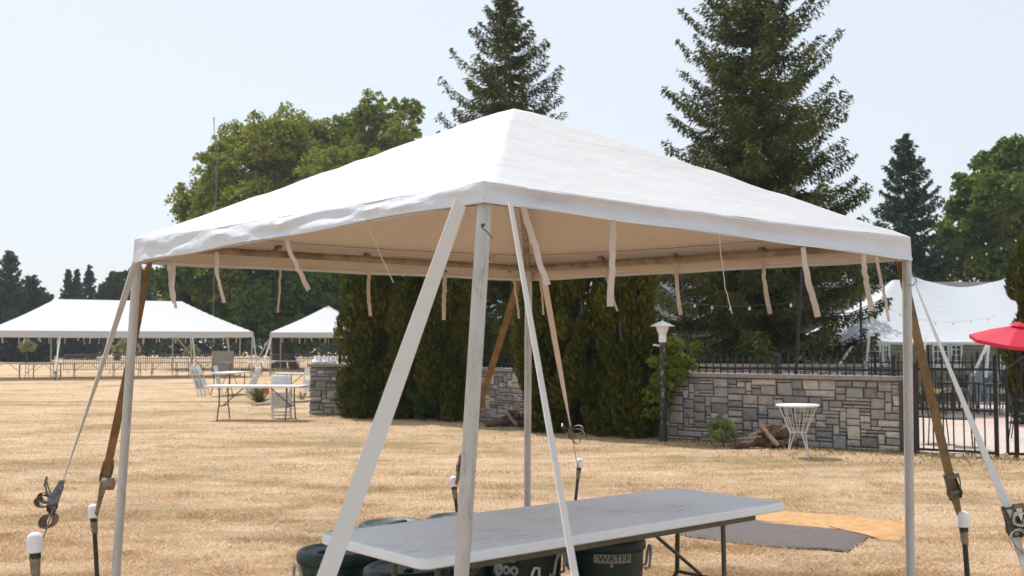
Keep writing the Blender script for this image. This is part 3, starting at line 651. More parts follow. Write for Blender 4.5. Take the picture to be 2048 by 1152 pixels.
# ================================================================== front canopy
cN, cL, cR, cB = P(968, 404, 3.46), P(266, 527, 6.1), P(1824, 521, 5.86), P(1057, 562, 7.76)
tN, tL, tR, tB = P(968, 362, 3.46), P(269, 478, 6.1), P(1821, 474, 5.86), P(1057, 526, 7.76)
pk = P(1030, 212, 5.8); mid = (cN+cL+cR+cB)/4
cp = thing('canopy_tent', 'large white frame canopy in the foreground with webbing ties hanging from its valance', 'tent', (mid.x, mid.y, 0))
def wob(x, y, s=0): return math.sin(x*5.1+s)*.5+math.sin(x*11.3+y*7+s*2)*.3+math.sin(x*23+y*19+s)*.2
sides = [(tL, tN, cL, cN, 0), (tN, tR, cN, cR, 1), (tR, tB, cR, cB, 2), (tB, tL, cB, cL, 3)]
rm, vm = MB(), MB()
for A, B_, a, b, k in sides:
    out = (B_-A).cross(Vector((0, 0, 1))).normalized()
    if out.dot((A+B_)/2-mid) < 0: out = -out
    nu, nv = 40, 22; vs = []
    for j in range(nv+1):
        for i in range(nu+1):
            u, v = i/nu, j/nv; e = A.lerp(B_, u); p = e.lerp(pk, v)
            w = math.sin(math.pi*u); hip = 1-abs(2*u-1)
            p.z -= .030*w*math.sin(math.pi*min(1, v*1.15))+.012*w*(1-v)
            p.z += .018*max(0, 1-abs(v-.94)/.08)*0
            p.z += .0045*wob(u*3*(1-v*.5)+k, v*4, k*2.1)*w*(1-v)
            p.z += .004*math.exp(-((u*(1-u))/.006))*math.sin(v*130+2*math.sin(v*37))            # puckered hip seams
            if v > .93: p.z -= (v-.93)**2*4.0
            vs.append(p)
    fs = [(j*(nu+1)+i, j*(nu+1)+i+1, (j+1)*(nu+1)+i+1, (j+1)*(nu+1)+i) for j in range(nv) for i in range(nu)]
    rm.add(vs, fs)
    prof = [(0, 0), (.08, .004), (.20, -.004), (.34, -.014), (.48, -.022), (.56, -.020), (.75, -.010), (.9, .001), (1, .006)] if k in (1, 2) else [(0, 0), (.1, .006), (.25, .012), (.4, .016), (.55, .017), (.7, .020), (.85, .024), (.95, .026), (1, .026)]
    nu = 90; vs = []
    for q, o_ in prof:
        for i in range(nu+1):
            u = i/nu; w = min(1, math.sin(math.pi*u)*4)
            z0 = A.lerp(B_, u).z-.012*math.sin(math.pi*u); top = A.lerp(B_, u); bot = a.lerp(b, u)
            p = top.lerp(bot, q); p.z = z0*(1-q)+bot.z*q
            amp = (.009 if k == 0 else .004)*w*math.sin(math.pi*min(1, q*1.0+.04))
            p += out*(o_*w+amp*(math.sin(u*13+q*5+k)+.6*math.sin(u*29-q*7)+.35*math.sin(u*61+q*9)))
            p.z += .004*w*q*math.sin(u*17+k)
            if k == 0: p += out*(.0035*math.sin(math.pi*q)*w*(math.sin(u*30+q*9)+.5*math.sin(u*47-q*12)))
            if 1.0 > q > 0 and k == 0: p.z += .006*math.sin(u*21+1)*math.sin(math.pi*q)
            vs.append(p)
    n = len(prof); vm.add(vs, [(j*(nu+1)+i, j*(nu+1)+i+1, (j+1)*(nu+1)+i+1, (j+1)*(nu+1)+i) for j in range(n-1) for i in range(nu)])
import bmesh
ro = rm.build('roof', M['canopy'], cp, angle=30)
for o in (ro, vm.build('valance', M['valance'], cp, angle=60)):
    b = bmesh.new(); b.from_mesh(o.data); bmesh.ops.remove_doubles(b, verts=b.verts, dist=.0006); bmesh.ops.recalc_face_normals(b, faces=b.faces)
    up_ = sum(f.normal.z*f.calc_area() if o is ro else f.normal.dot(Vector((f.calc_center_median().x, f.calc_center_median().y, 0)))*f.calc_area() for f in b.faces)
    if up_ < 0: bmesh.ops.reverse_faces(b, faces=b.faces)
    b.to_mesh(o.data); b.free()
hm = MB()                                                               # hem along the bottom of the valance
for A, B_, a, b, k in sides:
    hm.ribbon([a.lerp(b, i/30)+Vector((0, 0, .007)) for i in range(31)], .016, Vector((0, 0, 1)), .006)
hm.build('hem', M['valance'], cp)
ins = lambda p, k=.055: Vector((p.x+(mid.x-p.x)*k/((p-mid).xy.length), p.y+(mid.y-p.y)*k/((p-mid).xy.length), p.z))
fr = MB()
cc_ = {n: ins(t_, .075) for n, t_ in (('N', tN), ('L', tL), ('R', tR), ('B', tB))}
for n in cc_: cc_[n].z = {'N': tN, 'L': tL, 'R': tR, 'B': tB}[n].z-.045
for a_, b_ in (('N', 'L'), ('N', 'R'), ('R', 'B'), ('B', 'L')):
    q = MB().tube([cc_[a_], cc_[b_]], .0215, 12); q.build('eave_pipe', M['dirty_pipe'], cp)
for n in cc_:
    MB().tube([cc_[n], pk-Vector((0, 0, .09))+(cc_[n]-pk)*.02], .0200, 12).build('rafter_pipe', M['dirty_pipe'], cp)
MB().tube([pk-Vector((0, 0, .13)), pk-Vector((0, 0, .05))], .035, 12).build('crown_fitting', M['dirty_pipe'], cp)
feet = {'N': PZ(886, 1682), 'L': PZ(222, 1250), 'R': PZ(1822, 1276), 'B': PZ(1055, 1131)}
feet['N'] = Vector((P(888, 1682, 3.46).x, 3.46, 0)); feet['L'] = Vector((P(224, 1253, 6.1).x, 6.1, 0)); feet['R'] = Vector((P(1822, 1276, 5.86).x, 5.86, 0)); feet['B'] = Vector((P(1054, 1131, 7.76).x, 7.76, 0))
tops = {'N': P(971, 385, 3.52), 'L': P(276, 505, 6.14), 'R': P(1813, 500, 5.90), 'B': P(1057, 535, 7.70)}
for n, lab in (('N', 'scratched front corner pole'), ('L', 'left corner pole'), ('R', 'right corner pole'), ('B', 'back corner pole')):
    a_, b_ = feet[n], tops[n]; m = MB().tube([a_, a_.lerp(b_, .45), a_.lerp(b_, .452), b_], [.0242, .0242, .0248, .0248], 20)
    po = m.build('pole', M['pole'], cp); po['label'] = lab
    MB().tube([a_, a_+Vector((0, 0, .012))], .07, 4).build('foot_plate', M['pole'], cp)
# spring pins
D_ = 3.43
pin = MB().tube([P(966, 447, D_), P(963, 452, D_-.005), P(966, 458, D_-.005), P(974, 463, D_-.01), P(983, 474, D_-.008), P(984, 477, D_+.01)], .0022, 6)
pin.lathe([(.006, 0), (.007, .004), (.003, .008)], P(966, 450, D_), 8, Matrix.Rotation(R(90), 3, 'X')); pin.build('safety_pin', M['ratchet'], cp)
D_ = 5.8; MB().tube([P(1823, 545, D_), P(1831, 552, D_), P(1833, 563, D_), P(1826, 571, D_), P(1816, 570, D_)], .003, 6).build('safety_pin', M['steel'], cp)
D_ = 6.04; MB().tube([P(262, 533, D_), P(257, 540, D_), P(257, 550, D_), P(263, 552, D_)], .003, 6).build('safety_pin', M['steel'], cp)
MB().tube([P(930, 415, 3.6), P(940, 432, 3.6), P(950, 445, 3.55), P(957, 460, 3.5)], .0025, 6).build('cord', M['web_beige'], cp)
# stitched seams under the roof
def side_pt(a, b, px, py):
    s = P(px, py, 1).x; dx, dy = b.x-a.x, b.y-a.y; t_ = (s*a.y-a.x)/(dx-s*dy); return a+(b-a)*t_
sm = MB()
for A, B_ in ((tB, tL), (tR, tB)):
    for v in (.075,):
        pts = [A.lerp(B_, i/24).lerp(pk, v)-Vector((0, 0, .012+.030*math.sin(math.pi*i/24)*math.sin(math.pi*min(1, v*1.15))+.012*math.sin(math.pi*i/24)*(1-v)+.002*math.sin(i*2.1))) for i in range(25)]
        sm.tube(pts, .0022, 4)
sm.build('seam', M['dirty_pipe'], cp)
# hanging ties: (side, top px, bottom px, width mm, sway)
T = [(cL, cN, (338, 531), (349, 606), 24), (cL, cN, (346, 524), (352, 617), 17), (cL, cN, (432, 504), (448, 605), 18), (cL, cN, (573, 478), (617, 580), 20), (cL, cN, (735, 445), (788, 565), 5),
     (cB, cL, (558, 497), (556, 625), 13), (cB, cL, (736, 514), (741, 632), 22), (cB, cL, (888, 545), (887, 640), 28), (cB, cL, (985, 512), (993, 555), 18), (cB, cL, (1028, 538), (1038, 637), 16),
     (cR, cB, (1080, 533), (1088, 630), 14), (cN, cR, (1048, 416), (1097, 570), 22), (cN, cR, (1224, 440), (1220, 613), 25), (cN, cR, (1438, 470), (1462, 628), 5), (cN, cR, (1606, 494), (1634, 634), 28),
     (cN, cR, (1727, 508), (1742, 622), 26), (cN, cR, (1753, 514), (1780, 643), 15), (cR, cB, (1203, 520), (1236, 622), 15), (cR, cB, (1350, 515), (1362, 630), 27), (cR, cB, (1525, 503), (1539, 628), 27)]
for i, (a, b, t0, t1, w) in enumerate(T):
    r = random.Random(i); q = side_pt(a, b, *t0); q0 = P(t0[0], t0[1], q.y); back = a in (cB, cR) and b in (cL, cB)
    if back: q0 = q0+(mid-q0).xy.to_3d().normalized()*.07
    p0 = P(t0[0], t0[1], q0.y); p1 = P(t1[0], t1[1], q0.y+.01); pts = []
    for k in range(13):
        s = k/12; p = p0.lerp(p1, s); p.x += math.sin(math.pi*s)*.008*(-1 if t1[0] > t0[0] else 1)*(.2+r.random())+.0025*math.sin(s*7+i)
        p.y += .010*math.sin(s*4+i); pts.append(p)
    sd_ = [Vector((1, .5*math.sin(k*.35+i), 0)) for k in range(13)]
    if w < 8: MB().tube(pts, .0022, 5).build('cord', M['web_beige'], cp)
    else: MB().ribbon(pts, w/1000*1.0, sd_, .0025).build('tie_strap', M['web_beige'], cp)
    if back:                                                             # knot where the tie loops over the pipe
        k_ = MB().ribbon([p0+Vector((-.028, -.01, .012)), p0+Vector((0, -.02, .018)), p0+Vector((.02, -.01, .002))], .02, Vector((.4, 0, 1)), .006)
        k_.ribbon([p0+Vector((0, -.01, .012)), p0+Vector((-.04 if p0.x < .2 else .04, -.015, -.025))], .016, Vector((.6, 0, 1)), .003); k_.build('knot', M['web_old'], cp)

# ================================================================== guy straps, ratchets and stakes
def stake(label, cap_px, D, foot_px=None, foot_lean=(0, 0), w=.036):
    c = P(*cap_px, D); f = Vector((c.x+foot_lean[0], c.y+foot_lean[1], -.02)); t = thing('tent_stake', label, 'stake', (f.x, f.y, 0), 'white capped stakes around the front canopy')
    ax = (c-f).normalized(); M3 = ax.to_track_quat('Z', 'Y').to_matrix()
    MB().tube([f, c], .0145, 12).build('rod', M['stake'], t)
    MB().lathe([(w*.93, -.042), (w, -.040), (w*.99, .005), (w*.93, .022), (w*.75, .036), (w*.4, .044), (.002, .046)], c, 20, M3).build('cap', M['cap_white'], t)
    MB().tube([c-ax*.068+ax.cross(Vector((0, 1, 0)))*0, c-ax*.045], .024, 12).build('collar', M['stake'], t)
    wr = MB(); r = random.Random(int(c.x*100))
    pts = []; 
    for k in range(30):
        a_ = k*.9; pts.append(c-ax*(.06+k*.0026)+Vector((math.cos(a_), math.sin(a_), 0))*(.022-k*.0001))
    wr.ribbon(pts, .022, ax, .003); wr.build('wrapped_webbing', M['web_old'], t)
    return t, c-ax*.085
def loops(mb, c, dirs, side, sz, w):
    for k, (dx, dz, s) in enumerate(dirs):
        pts = []
        for q in range(15):
            a_ = q/14*2*math.pi; pts.append(c+Vector((dx*sz*(1-math.cos(a_))*.5+dz*s*.35*sz*math.sin(a_), .006*k, dz*sz*(1-math.cos(a_))*.5-dx*s*.35*sz*math.sin(a_))))
        mb.ribbon(pts, w, side, .003)
def ratchet(parent, c, d, side, L=.15, w=.056, open_=.5, flip=1):
    """ratchet buckle centred at c, strap direction d (unit, downwards), side = across the strap"""
    d = d.normalized(); side = (side-d*side.dot(d)).normalized(); n = d.cross(side).normalized()*flip
    Mx = Matrix((side, d, n)).transposed(); m = MB()
    for s in (-1, 1):
        ppoly = [(-L*.5, -.012), (-L*.46, .012), (-L*.2, .020), (L*.25, .034), (L*.42, .026), (L*.5, .006), (L*.5, -.012)]
        vs = [c+Mx@Vector((s*w/2+e, y, z)) for e in (-.0018, .0018) for y, z in ppoly]; k = len(ppoly)
        m.add(vs, [tuple(range(k)), tuple(range(k, 2*k))[::-1]]+[(i, (i+1) % k, k+(i+1) % k, k+i) for i in range(k)])
        m.lathe([(.018, 0), (.026, .001), (.026, .005), (.012, .006)], c+Mx@Vector((s*(w/2+.002), L*.22, .010)), 12, Mx@Matrix.Rotation(R(90*s), 3, 'Y'))
    for y, z, r_ in ((-L*.42, 0, .005), (L*.22, .010, .0135), (L*.44, 0, .005)): m.tube([c+Mx@Vector((-w/2-.006, y, z)), c+Mx@Vector((w/2+.006, y, z))], r_, 10)
    rb = m.build('ratchet', M['ratchet'], parent, angle=30)
    h = MB()
    for s in (-1, 1): h.tube([c+Mx@Vector((s*(w/2+.006), L*.22, .012)), c+Mx@Vector((s*(w/2+.006), -L*.15, .022+.03*open_)), c+Mx@Vector((s*(w/2-.002), -L*.42, .024+.05*open_))], .004, 6)
    h.box(c+Mx@Vector((0, -L*.42, .024+.05*open_)), (w+.004, .022, .010), Mx); h.build('handle', M['ratchet'], rb)
    return rb
def strap(label, top, bottom, mat, w0, side0, side1, rat=None, lower='web_old', rw=.05, end=None, open_=.5, flip=1, n=12, group='guy straps holding the front canopy', wid=None):
    t = thing('guy_strap', label, 'strap', (top.x, top.y, 0), group)
    b = rat if rat is not None else bottom; N_ = n; pts = [top.lerp(b, k/N_)-Vector((0, 0, .012*math.sin(math.pi*k/N_))) for k in range(N_+1)]
    sd_ = [Vector(side0).lerp(Vector(side1), k/N_).normalized() for k in range(N_+1)]
    if rat is not None: pts.append(rat+(bottom-rat).normalized()*.075); sd_.append(sd_[-1])
    MB().ribbon(pts, wid or w0, sd_, .0028).build('webbing', M[mat], t)
    if rat is not None:
        d = (bottom-rat).normalized(); s1 = Vector(side1)
        ratchet(t, rat+d*.05, d, s1, open_=open_, flip=flip, w=rw+.006)
        pts = [(rat+d*.078).lerp(bottom, k/6) for k in range(7)]
        MB().ribbon(pts, [rw, rw*.95, rw*.8, rw*.62, rw*.5, rw*.45, rw*.42], s1, .004).build('lower_webbing', M[lower], t)
    return t
# left corner: white strap to the near stake, brown strap to the far stake
s1, b1 = stake('large white capped stake nearest the bottom left corner of the photo', (70, 1085), 4.8, foot_lean=(.03, 0), w=.0355)
t1 = strap('thin pale strap from the left canopy corner to the stake in the bottom left corner', P(270, 529, 6.02), b1, 'web_white', .05, (.22, .95, .1), (-.30, .95, 0), P(121, 975, 5.02), open_=.9, flip=-1)
c = P(106, 1000, 4.98); m = MB(); loops(m, c, [(-.9, -.1, 1), (-.75, .25, -1)], Vector((.25, 1, .1)), .085, .036); loops(m, P(108, 1030, 4.97), [(-.7, -.6, 1), (-.5, -.7, -1)], Vector((.25, 1, .1)), .08, .036); m.build('coiled_tail', M['web_old'], t1)
s2, b2 = stake('white capped stake between the nearest left stake and the left pole', (187, 1022), 7.1, foot_lean=(.04, 0), w=.036)
t2 = strap('brown strap passing behind the left canopy pole to its ratchet', P(299, 527, 6.14), b2, 'web_brown', .05, (.25, 1, 0), (1, .15, 0), P(216, 930, 6.95), open_=.1, flip=-1)
c = P(216, 968, 6.88); m = MB().lathe([(.02, -.033), (.038, -.033), (.038, .033), (.02, .033)], c, 20, Matrix.Rotation(R(90), 3, 'Y')); m.build('coiled_tail', M['web_old'], t2)
# back corner
s3, b3 = stake('white capped stake just left of the front canopy pole', (907, 963), 9.1, foot_lean=(.06, -.05), w=.035)
t3 = strap('brown strap from the back canopy corner down to the left behind the front pole', P(1042, 548, 7.80), b3, 'web_brown', .05, (1, .1, 0), (1, .3, 0), P(925, 916, 9.0), open_=.7, flip=1)
s4, b4 = stake('white capped stake behind the table, right of the back pole', (1159, 926), 10.2, foot_lean=(-.06, -.05), w=.035)
t4 = strap('narrowing beige strap from the back canopy corner to the ratchet before the right cedars', P(1083, 530, 7.80), b4, 'web_beige', .045, (1, .2, 0), (.12, 1, 0), P(1141, 852, 10.0), open_=1.0, flip=-1)
c = P(1143, 864, 9.98); m = MB(); loops(m, c, [(.9, -.2, 1), (.8, .3, -1)], Vector((.25, 1, .1)), .13, .045); loops(m, P(1148, 868, 9.96), [(.35, -.8, 1)], Vector((.3, 1, 0)), .11, .045); m.build('coiled_tail', M['web_old'], t4)
# right corner
s5, b5 = stake('white capped stake right of the right canopy pole', (1926, 1038), 6.1, foot_lean=(.035, 0), w=.0355)
t5 = strap('brown strap crossing behind the right canopy pole to its ratchet', P(1799, 518, 5.92), b5, 'web_brown', .052, (1, .2, 0), (1, .1, 0), P(1900, 955, 6.1), open_=.5, lower='web_brown', flip=1)
s6b = P(2062, 1190, 4.95)
t6 = strap('white strap running from the right canopy corner to the black ratchet at the right edge', P(1815, 528, 5.80), s6b, 'web_white', .05, (.4, 1, 0), (1, .35, 0), P(2018, 1022, 5.05), lower='web_white', open_=.8, flip=1, wid=.048)
m = MB(); loops(m, P(2024, 1040, 5.0), [(.8, .1, 1)], Vector((.2, 1, .1)), .10, .045); loops(m, P(2028, 1060, 5.0), [(.4, -.9, 1), (.6, -.7, -1)], Vector((.3, 1, 0)), .12, .045); m.build('coiled_tail', M['web_white'], t6)
s6, b6 = stake('white capped stake cut off by the bottom right corner of the photo', (2074, 1180), 4.9, w=.0355)
# front corner: wide strap to the left, narrow one to the right
a0 = P(921, 405, 3.42); a1 = P(650, 1152, 2.85); dd = (a1-a0); a2 = a0+dd*((0.10-a0.z)/dd.z)
t7 = strap('widest white strap leaning down to the left in front of everything', a0, a2, 'web_white', .05, (1, 1.1, 0), (1, -.9, 0), n=20, wid=.050)
a0 = P(1021, 408, 3.42); a1 = P(1152, 1152, 2.62); dd = (a1-a0); a2 = a0+dd*((0.10-a0.z)/dd.z)
t8 = strap('narrow twisted white strap falling to the right of the front pole across the table', a0, a2, 'web_white', .05, (.35, 1, 0), (.55, .95, 0), n=20, wid=.034)

# ================================================================== table and coolers under the canopy
def rounded(L, Wd, r_=.05, n=5):
    out = []
    for cx, cy, a0 in ((L/2-r_, Wd/2-r_, 0), (-L/2+r_, Wd/2-r_, 90), (-L/2+r_, -Wd/2+r_, 180), (L/2-r_, -Wd/2+r_, 270)):
        for k in range(n+1): a_ = R(a0+90*k/n); out.append((cx+r_*math.cos(a_), cy+r_*math.sin(a_)))
    return out
tb = thing('folding_table', 'long scratched grey white folding table standing under the front canopy', 'table')
MB().prism(rounded(2.42, .80), .697, .742).build('tabletop', M['table'], tb, bevel=.007)
MB().box((0, .33, .678), (2.0, .03, .035)).build('apron_rail', M['leg_olive'], tb); MB().box((0, -.33, .678), (2.0, .03, .035)).build('apron_rail', M['leg_olive'], tb)
for sx in (-1, 1):
    for sy in (-1, 1):
        MB().tube([(sx*.96, sy*.158, .69), (sx*.96, sy*.165, .32), (sx*.96, sy*.29, .12), (sx*.96, sy*.31, .0)], .013, 10).build('leg', M['leg_olive'], tb)
    MB().tube([(sx*.96, -.165, .32), (sx*.96, .165, .32)], .010, 8).build('cross_bar', M['leg_olive'], tb)
    MB().tube([(sx*.96, 0, .33), (sx*.45, 0, .68)], .0105, 8).build('brace', M['leg_olive'], tb)
    MB().tube([(sx*.96, -.29, .67), (sx*.96, .29, .67)], .013, 8).build('cross_bar', M['leg_olive'], tb)
place(tb, (.307, 5.40, 0), math.atan2(.653, .757))

def text_mesh(txt, size, bold=.0):
    cu = bpy.data.curves.new('t', 'FONT'); cu.body = txt; cu.size = size; cu.align_x = 'CENTER'; cu.align_y = 'CENTER'; cu.offset = bold; cu.resolution_u = 4
    o = bpy.data.objects.new('t', cu); C.link(o); dg = bpy.context.evaluated_depsgraph_get(); dg.update()
    me = bpy.data.meshes.new_from_object(o.evaluated_get(dg)); bpy.data.objects.remove(o); return me
def wrap_text(name, txt, size, rad, phi0, z, parent, mat, bold=0, shear=0, sx=1.0):
    me = text_mesh(txt, size, bold)
    b = bmesh.new(); b.from_mesh(me); bmesh.ops.triangulate(b, faces=b.faces); bmesh.ops.subdivide_edges(b, edges=[e for e in b.edges if e.calc_length() > .02], cuts=1)
    for v in b.verts:
        x, y = v.co.x*sx, v.co.y; a_ = phi0+x/rad; v.co = Vector((rad*math.sin(a_), -rad*math.cos(a_), z+y+shear*x))
    b.to_mesh(me); b.free(); me.name = name; me.materials.clear()
    return fin(name, me, M[mat], parent, False, ORG[parent.name])
def patch(mb, rad, p0, p1, z0, z1, th=.0012, n=12):
    vs = []
    for k in range(n+1):
        a_ = p0+(p1-p0)*k/n
        for rr, z in ((rad, z0), (rad, z1), (rad+th, z1), (rad+th, z0)): vs.append((rr*math.sin(a_), -rr*math.cos(a_), z))
    fs = [(0, 1, 2, 3), (4*n, 4*n+3, 4*n+2, 4*n+1)]
    for k in range(n):
        for q in range(4): fs.append((4*k+q, 4*k+(q+1) % 4, 4*k+4+(q+1) % 4, 4*k+4+q))
    mb.add(vs, fs)
def cooler():
    t = empty('drink_cooler')
    MB().lathe([(.170, 0), (.178, .012), (.186, .20), (.188, .205), (.188, .235), (.187, .24), (.196, .425), (.197, .436)], seg=40).build('body', M['cooler'], t)
    MB().lathe([(.196, .437), (.206, .441), (.210, .452), (.209, .476), (.201, .490), (.188, .497), (.172, .497), (.160, .490), (.150, .486), (.06, .488), (.001, .489)], seg=40).build('lid', M['cooler_lid'], t)
    m = MB().box((0, 0, .491), (.22, .045, .022)); m.build('lid_grip', M['cooler_lid'], t, bevel=.009)
    for s in (-1, 1):
        m = MB().tube([(s*.195, -.045, .34), (s*.222, -.045, .345), (s*.232, -.040, .41), (s*.236, -.022, .445), (s*.236, .022, .445), (s*.232, .040, .41), (s*.222, .045, .345), (s*.195, .045, .34)], .0085, 8)
        m.build('handle', M['grey_plastic'], t)
    m = MB().box((0, -.197, .06), (.05, .03, .05)); m.tube([(0, -.20, .06), (0, -.235, .055), (0, -.24, .02)], .011, 8); m.build('spigot', M['grey_plastic'], t, bevel=.004)
    return t
ck = cooler(); GRP = 'dark green drink coolers under the front table'
def cool(loc, rz, label, first=False):
    o = ck if first else copy_tree(ck); o.location = loc; o.rotation_euler = (0, 0, rz); o.scale = (1, 1, 1.08); tag(o, label, 'cooler', GRP); ORG[o.name] = Vector((0, 0, 0)); return o
cs = []
c4 = cool((.525, 6.02, 0), R(5), 'cooler with a taped WATER sign under the right half of the table', True)
c1 = cool((-.90, 5.66, 0), R(40), 'leftmost cooler, its whole round lid showing below the table corner')
c2 = cool((-.50, 5.22, 0), R(100), 'cooler in front, just left of the front canopy pole and under the table end')
c3 = cool((.075, 5.98, 0), R(-38), 'cooler with worn white lettering behind the table brace')
c5 = cool((-.85, 6.13, 0), R(20), 'cooler mostly hidden behind the far left corner of the table')
c6 = cool((-.70, 6.48, 0), R(60), 'cooler whose lid peeks over the back edge of the table, right of the wide strap')
c7 = cool((-.32, 6.70, 0), R(10), 'cooler whose lid peeks over the table next to the front pole')
c8 = cool((-.20, 6.25, 0), R(70), 'cooler in deep shade behind the front canopy pole')
for o in (c3, c4): ORG[o.name] = Vector((0, 0, 0))
m = MB(); patch(m, .1972, -.56, .50, .395, .438); tp = m.build('tape', M['tape'], c4)
m = MB(); patch(m, .1966, -.10, -.03, .375, .462); m.build('tape', M['tape'], c4)
m = MB(); patch(m, .193, .42, .60, .27, .295); m.build('tape', M['tape'], c4)
wrap_text('marker_writing', 'WATER', .043, .1985, .02, .417, c4, 'ink', .0006, .01, 1.25)
m = MB()
for dx, dz in ((-.32, .455),):
    a_ = dx; m.lathe([(.008, 0), (.008, .002), (.001, .0025)], (.197*math.sin(a_), -.197*math.cos(a_), dz), 10, Matrix.Rotation(R(90), 3, 'X')@Matrix.Rotation(-a_, 3, 'Y'))
m.build('sticker', M['grey_plastic'], c4)
wrap_text('printed_logo', 'Igloo', .085, .1965, .02, .372, c3, 'logo', .0035, 0, 1.0)
m = MB(); patch(m, .1970, .12, .36, .405, .420); m.build('tape', M['tape'], c3)
m = MB().tube([(.135, -.150, .26), (.150, -.170, .27), (.165, -.160, .36), (.172, -.148, .385), (.186, -.130, .385), (.184, -.125, .34), (.170, -.128, .26), (.150, -.135, .25)], .008, 8); m.build('latch', M['cap_white'], c3)
# mats
mg = thing('floor_mat', 'charcoal mat lying on the dry grass to the right of the table', 'mat', tuple(PZ(1560, 1070)))
def mat_mesh(px, z, th):
    pts = [PZ(*p) for p in px]; cx = sum(p.x for p in pts)/len(pts); cy = sum(p.y for p in pts)/len(pts); m = MB(); n = len(pts)
    rings = []
    for s in (1, .97, .8, .55, .25):
        rings.append([Vector((cx+(p.x-cx)*s, cy+(p.y-cy)*s, z+(0 if s == 1 else th+.004*math.sin(p.x*9+p.y*7+s*9)))) for p in pts])
    vs = [v for q in rings for v in q]+[Vector((cx, cy, z+th))]; k = len(rings)
    fs = [(j*n+i, j*n+(i+1) % n, (j+1)*n+(i+1) % n, (j+1)*n+i) for j in range(k-1) for i in range(n)]+[((k-1)*n+i, (k-1)*n+(i+1) % n, len(vs)-1) for i in range(n)]
    m.add(vs, fs); return m
bpy.data.objects.remove(mg)
def dens(px):
    out = []
    for i in range(len(px)):
        a_, b_ = px[i], px[(i+1) % len(px)]
        for k in range(5): out.append((a_[0]+(b_[0]-a_[0])*k/5+random.uniform(-2, 2), a_[1]+(b_[1]-a_[1])*k/5+random.uniform(-.5, .5)))
    return out
tag(mat_mesh(dens(or_px), .004, .016).build('floor_mat', M['mat_orange'], org=tuple(PZ(1600, 1045))), 'faded orange mat on the dry grass, the one farther from the table', 'mat')
tag(mat_mesh(dens(grey_px), .010, .010).build('floor_mat', M['mat_grey'], org=tuple(PZ(1560, 1075))), 'charcoal grey mat on the dry grass partly covering the orange one', 'mat')

# ================================================================== far white tents
def frame_tent(label, corner, ang, Lg, Wd, ze, zt, zr, posts_u, posts_v, hip=3.05, name='frame_tent'):
    u = Vector((math.cos(ang), math.sin(ang), 0)); v = Vector((-math.sin(ang), math.cos(ang), 0)); O = Vector((*corner, 0))
    t = thing(name, label, 'tent', tuple(O)); Q = lambda a_, b_, z: O+u*a_+v*b_+Vector((0, 0, z))
    m = MB(); nu, nv = 48, 24; vs = []
    hx_ = min(hip, Lg/2)
    for j in range(nv+1):
        for i in range(nu+1):
            a_, b_ = Lg*i/nu, Wd*j/nv; d_ = min(a_/hx_, (Lg-a_)/hx_, b_/(Wd/2), (Wd-b_)/(Wd/2)); d_ = min(1, d_)
            z = zt+(zr-zt)*d_-.06*math.sin(math.pi*d_)+.015*math.sin(a_*2.1+b_)*d_*(1-d_); vs.append(Q(a_, b_, z))
    m.add(vs, [(j*(nu+1)+i, j*(nu+1)+i+1, (j+1)*(nu+1)+i+1, (j+1)*(nu+1)+i) for j in range(nv) for i in range(nu)])
    m.build('roof', M['tent_white'], t, angle=12)
    m = MB(); per = [(0, 0), (Lg, 0), (Lg, Wd), (0, Wd)]
    for k in range(4):
        (a0, b0), (a1, b1) = per[k], per[(k+1) % 4]; n = 30; vs = []
        for q, z in ((0, zt), (.5, (zt+ze)/2), (1, ze)):
            for i in range(n+1):
                s = i/n; vs.append(Q(a0+(a1-a0)*s, b0+(b1-b0)*s, z-.02*math.sin(s*math.pi)+.004*math.sin(i*1.7)*q)+(-v if k == 0 else u if k == 1 else v if k == 2 else -u)*(.02*q*(1+.6*math.sin(i*1.3))))
        m.add(vs, [(j*(n+1)+i, j*(n+1)+i+1, (j+1)*(n+1)+i+1, (j+1)*(n+1)+i) for j in range(2) for i in range(n)])
    m.build('valance', M['tent_white'], t)
    for a_ in posts_u:
        for b_ in (.04, Wd-.04): MB().tube([Q(a_, b_, 0), Q(a_, b_, zt-.02)], .030, 8).build('post', M['pole'], t)
    for b_ in posts_v:
        for a_ in (.04, Lg-.04): MB().tube([Q(a_, b_, 0), Q(a_, b_, zt-.02)], .030, 8).build('post', M['pole'], t)
    m = MB()
    for b_ in (.05, Wd-.05): m.tube([Q(.05, b_, zt-.06), Q(Lg-.05, b_, zt-.06)], .03, 6)
    for a_ in (.05, Lg-.05): m.tube([Q(a_, .05, zt-.06), Q(a_, Wd-.05, zt-.06)], .03, 6)
    m.build('eave_pipe', M['pole'], t)
    n = int(Lg/.76)
    for b_ in (0, Wd-.1):
        for i in range(1, n):
            r = random.Random(i*3+int(b_)); a_ = Lg*i/n+r.uniform(-.15, .15)
            p = Q(a_, b_+.05, ze+.02); h = r.uniform(.22, .42)
            MB().ribbon([p, p+Vector((r.uniform(-.02, .02), 0, -h*.5)), p+Vector((r.uniform(-.05, .05), 0, -h))], .045, Vector((1, .3, 0)), .01).build('tie_strap', M['web_beige'], t)
    return t, Q
A1 = R(25.7); cor1 = (-24.1, 49.7)
ft1, Q1 = frame_tent('long white frame tent over rows of tables at the far left', cor1, A1, 12.2, 6.1, 2.03, 2.30, 3.90, [.05, 3.05, 9.15, 12.15], [3.05])
ft2, Q2 = frame_tent('square white tent partly hidden behind the left cedars', (-13.45, 60.3), R(7), 6.1, 6.1, 2.08, 2.34, 3.95, [.05, 6.05], [], name='frame_tent')
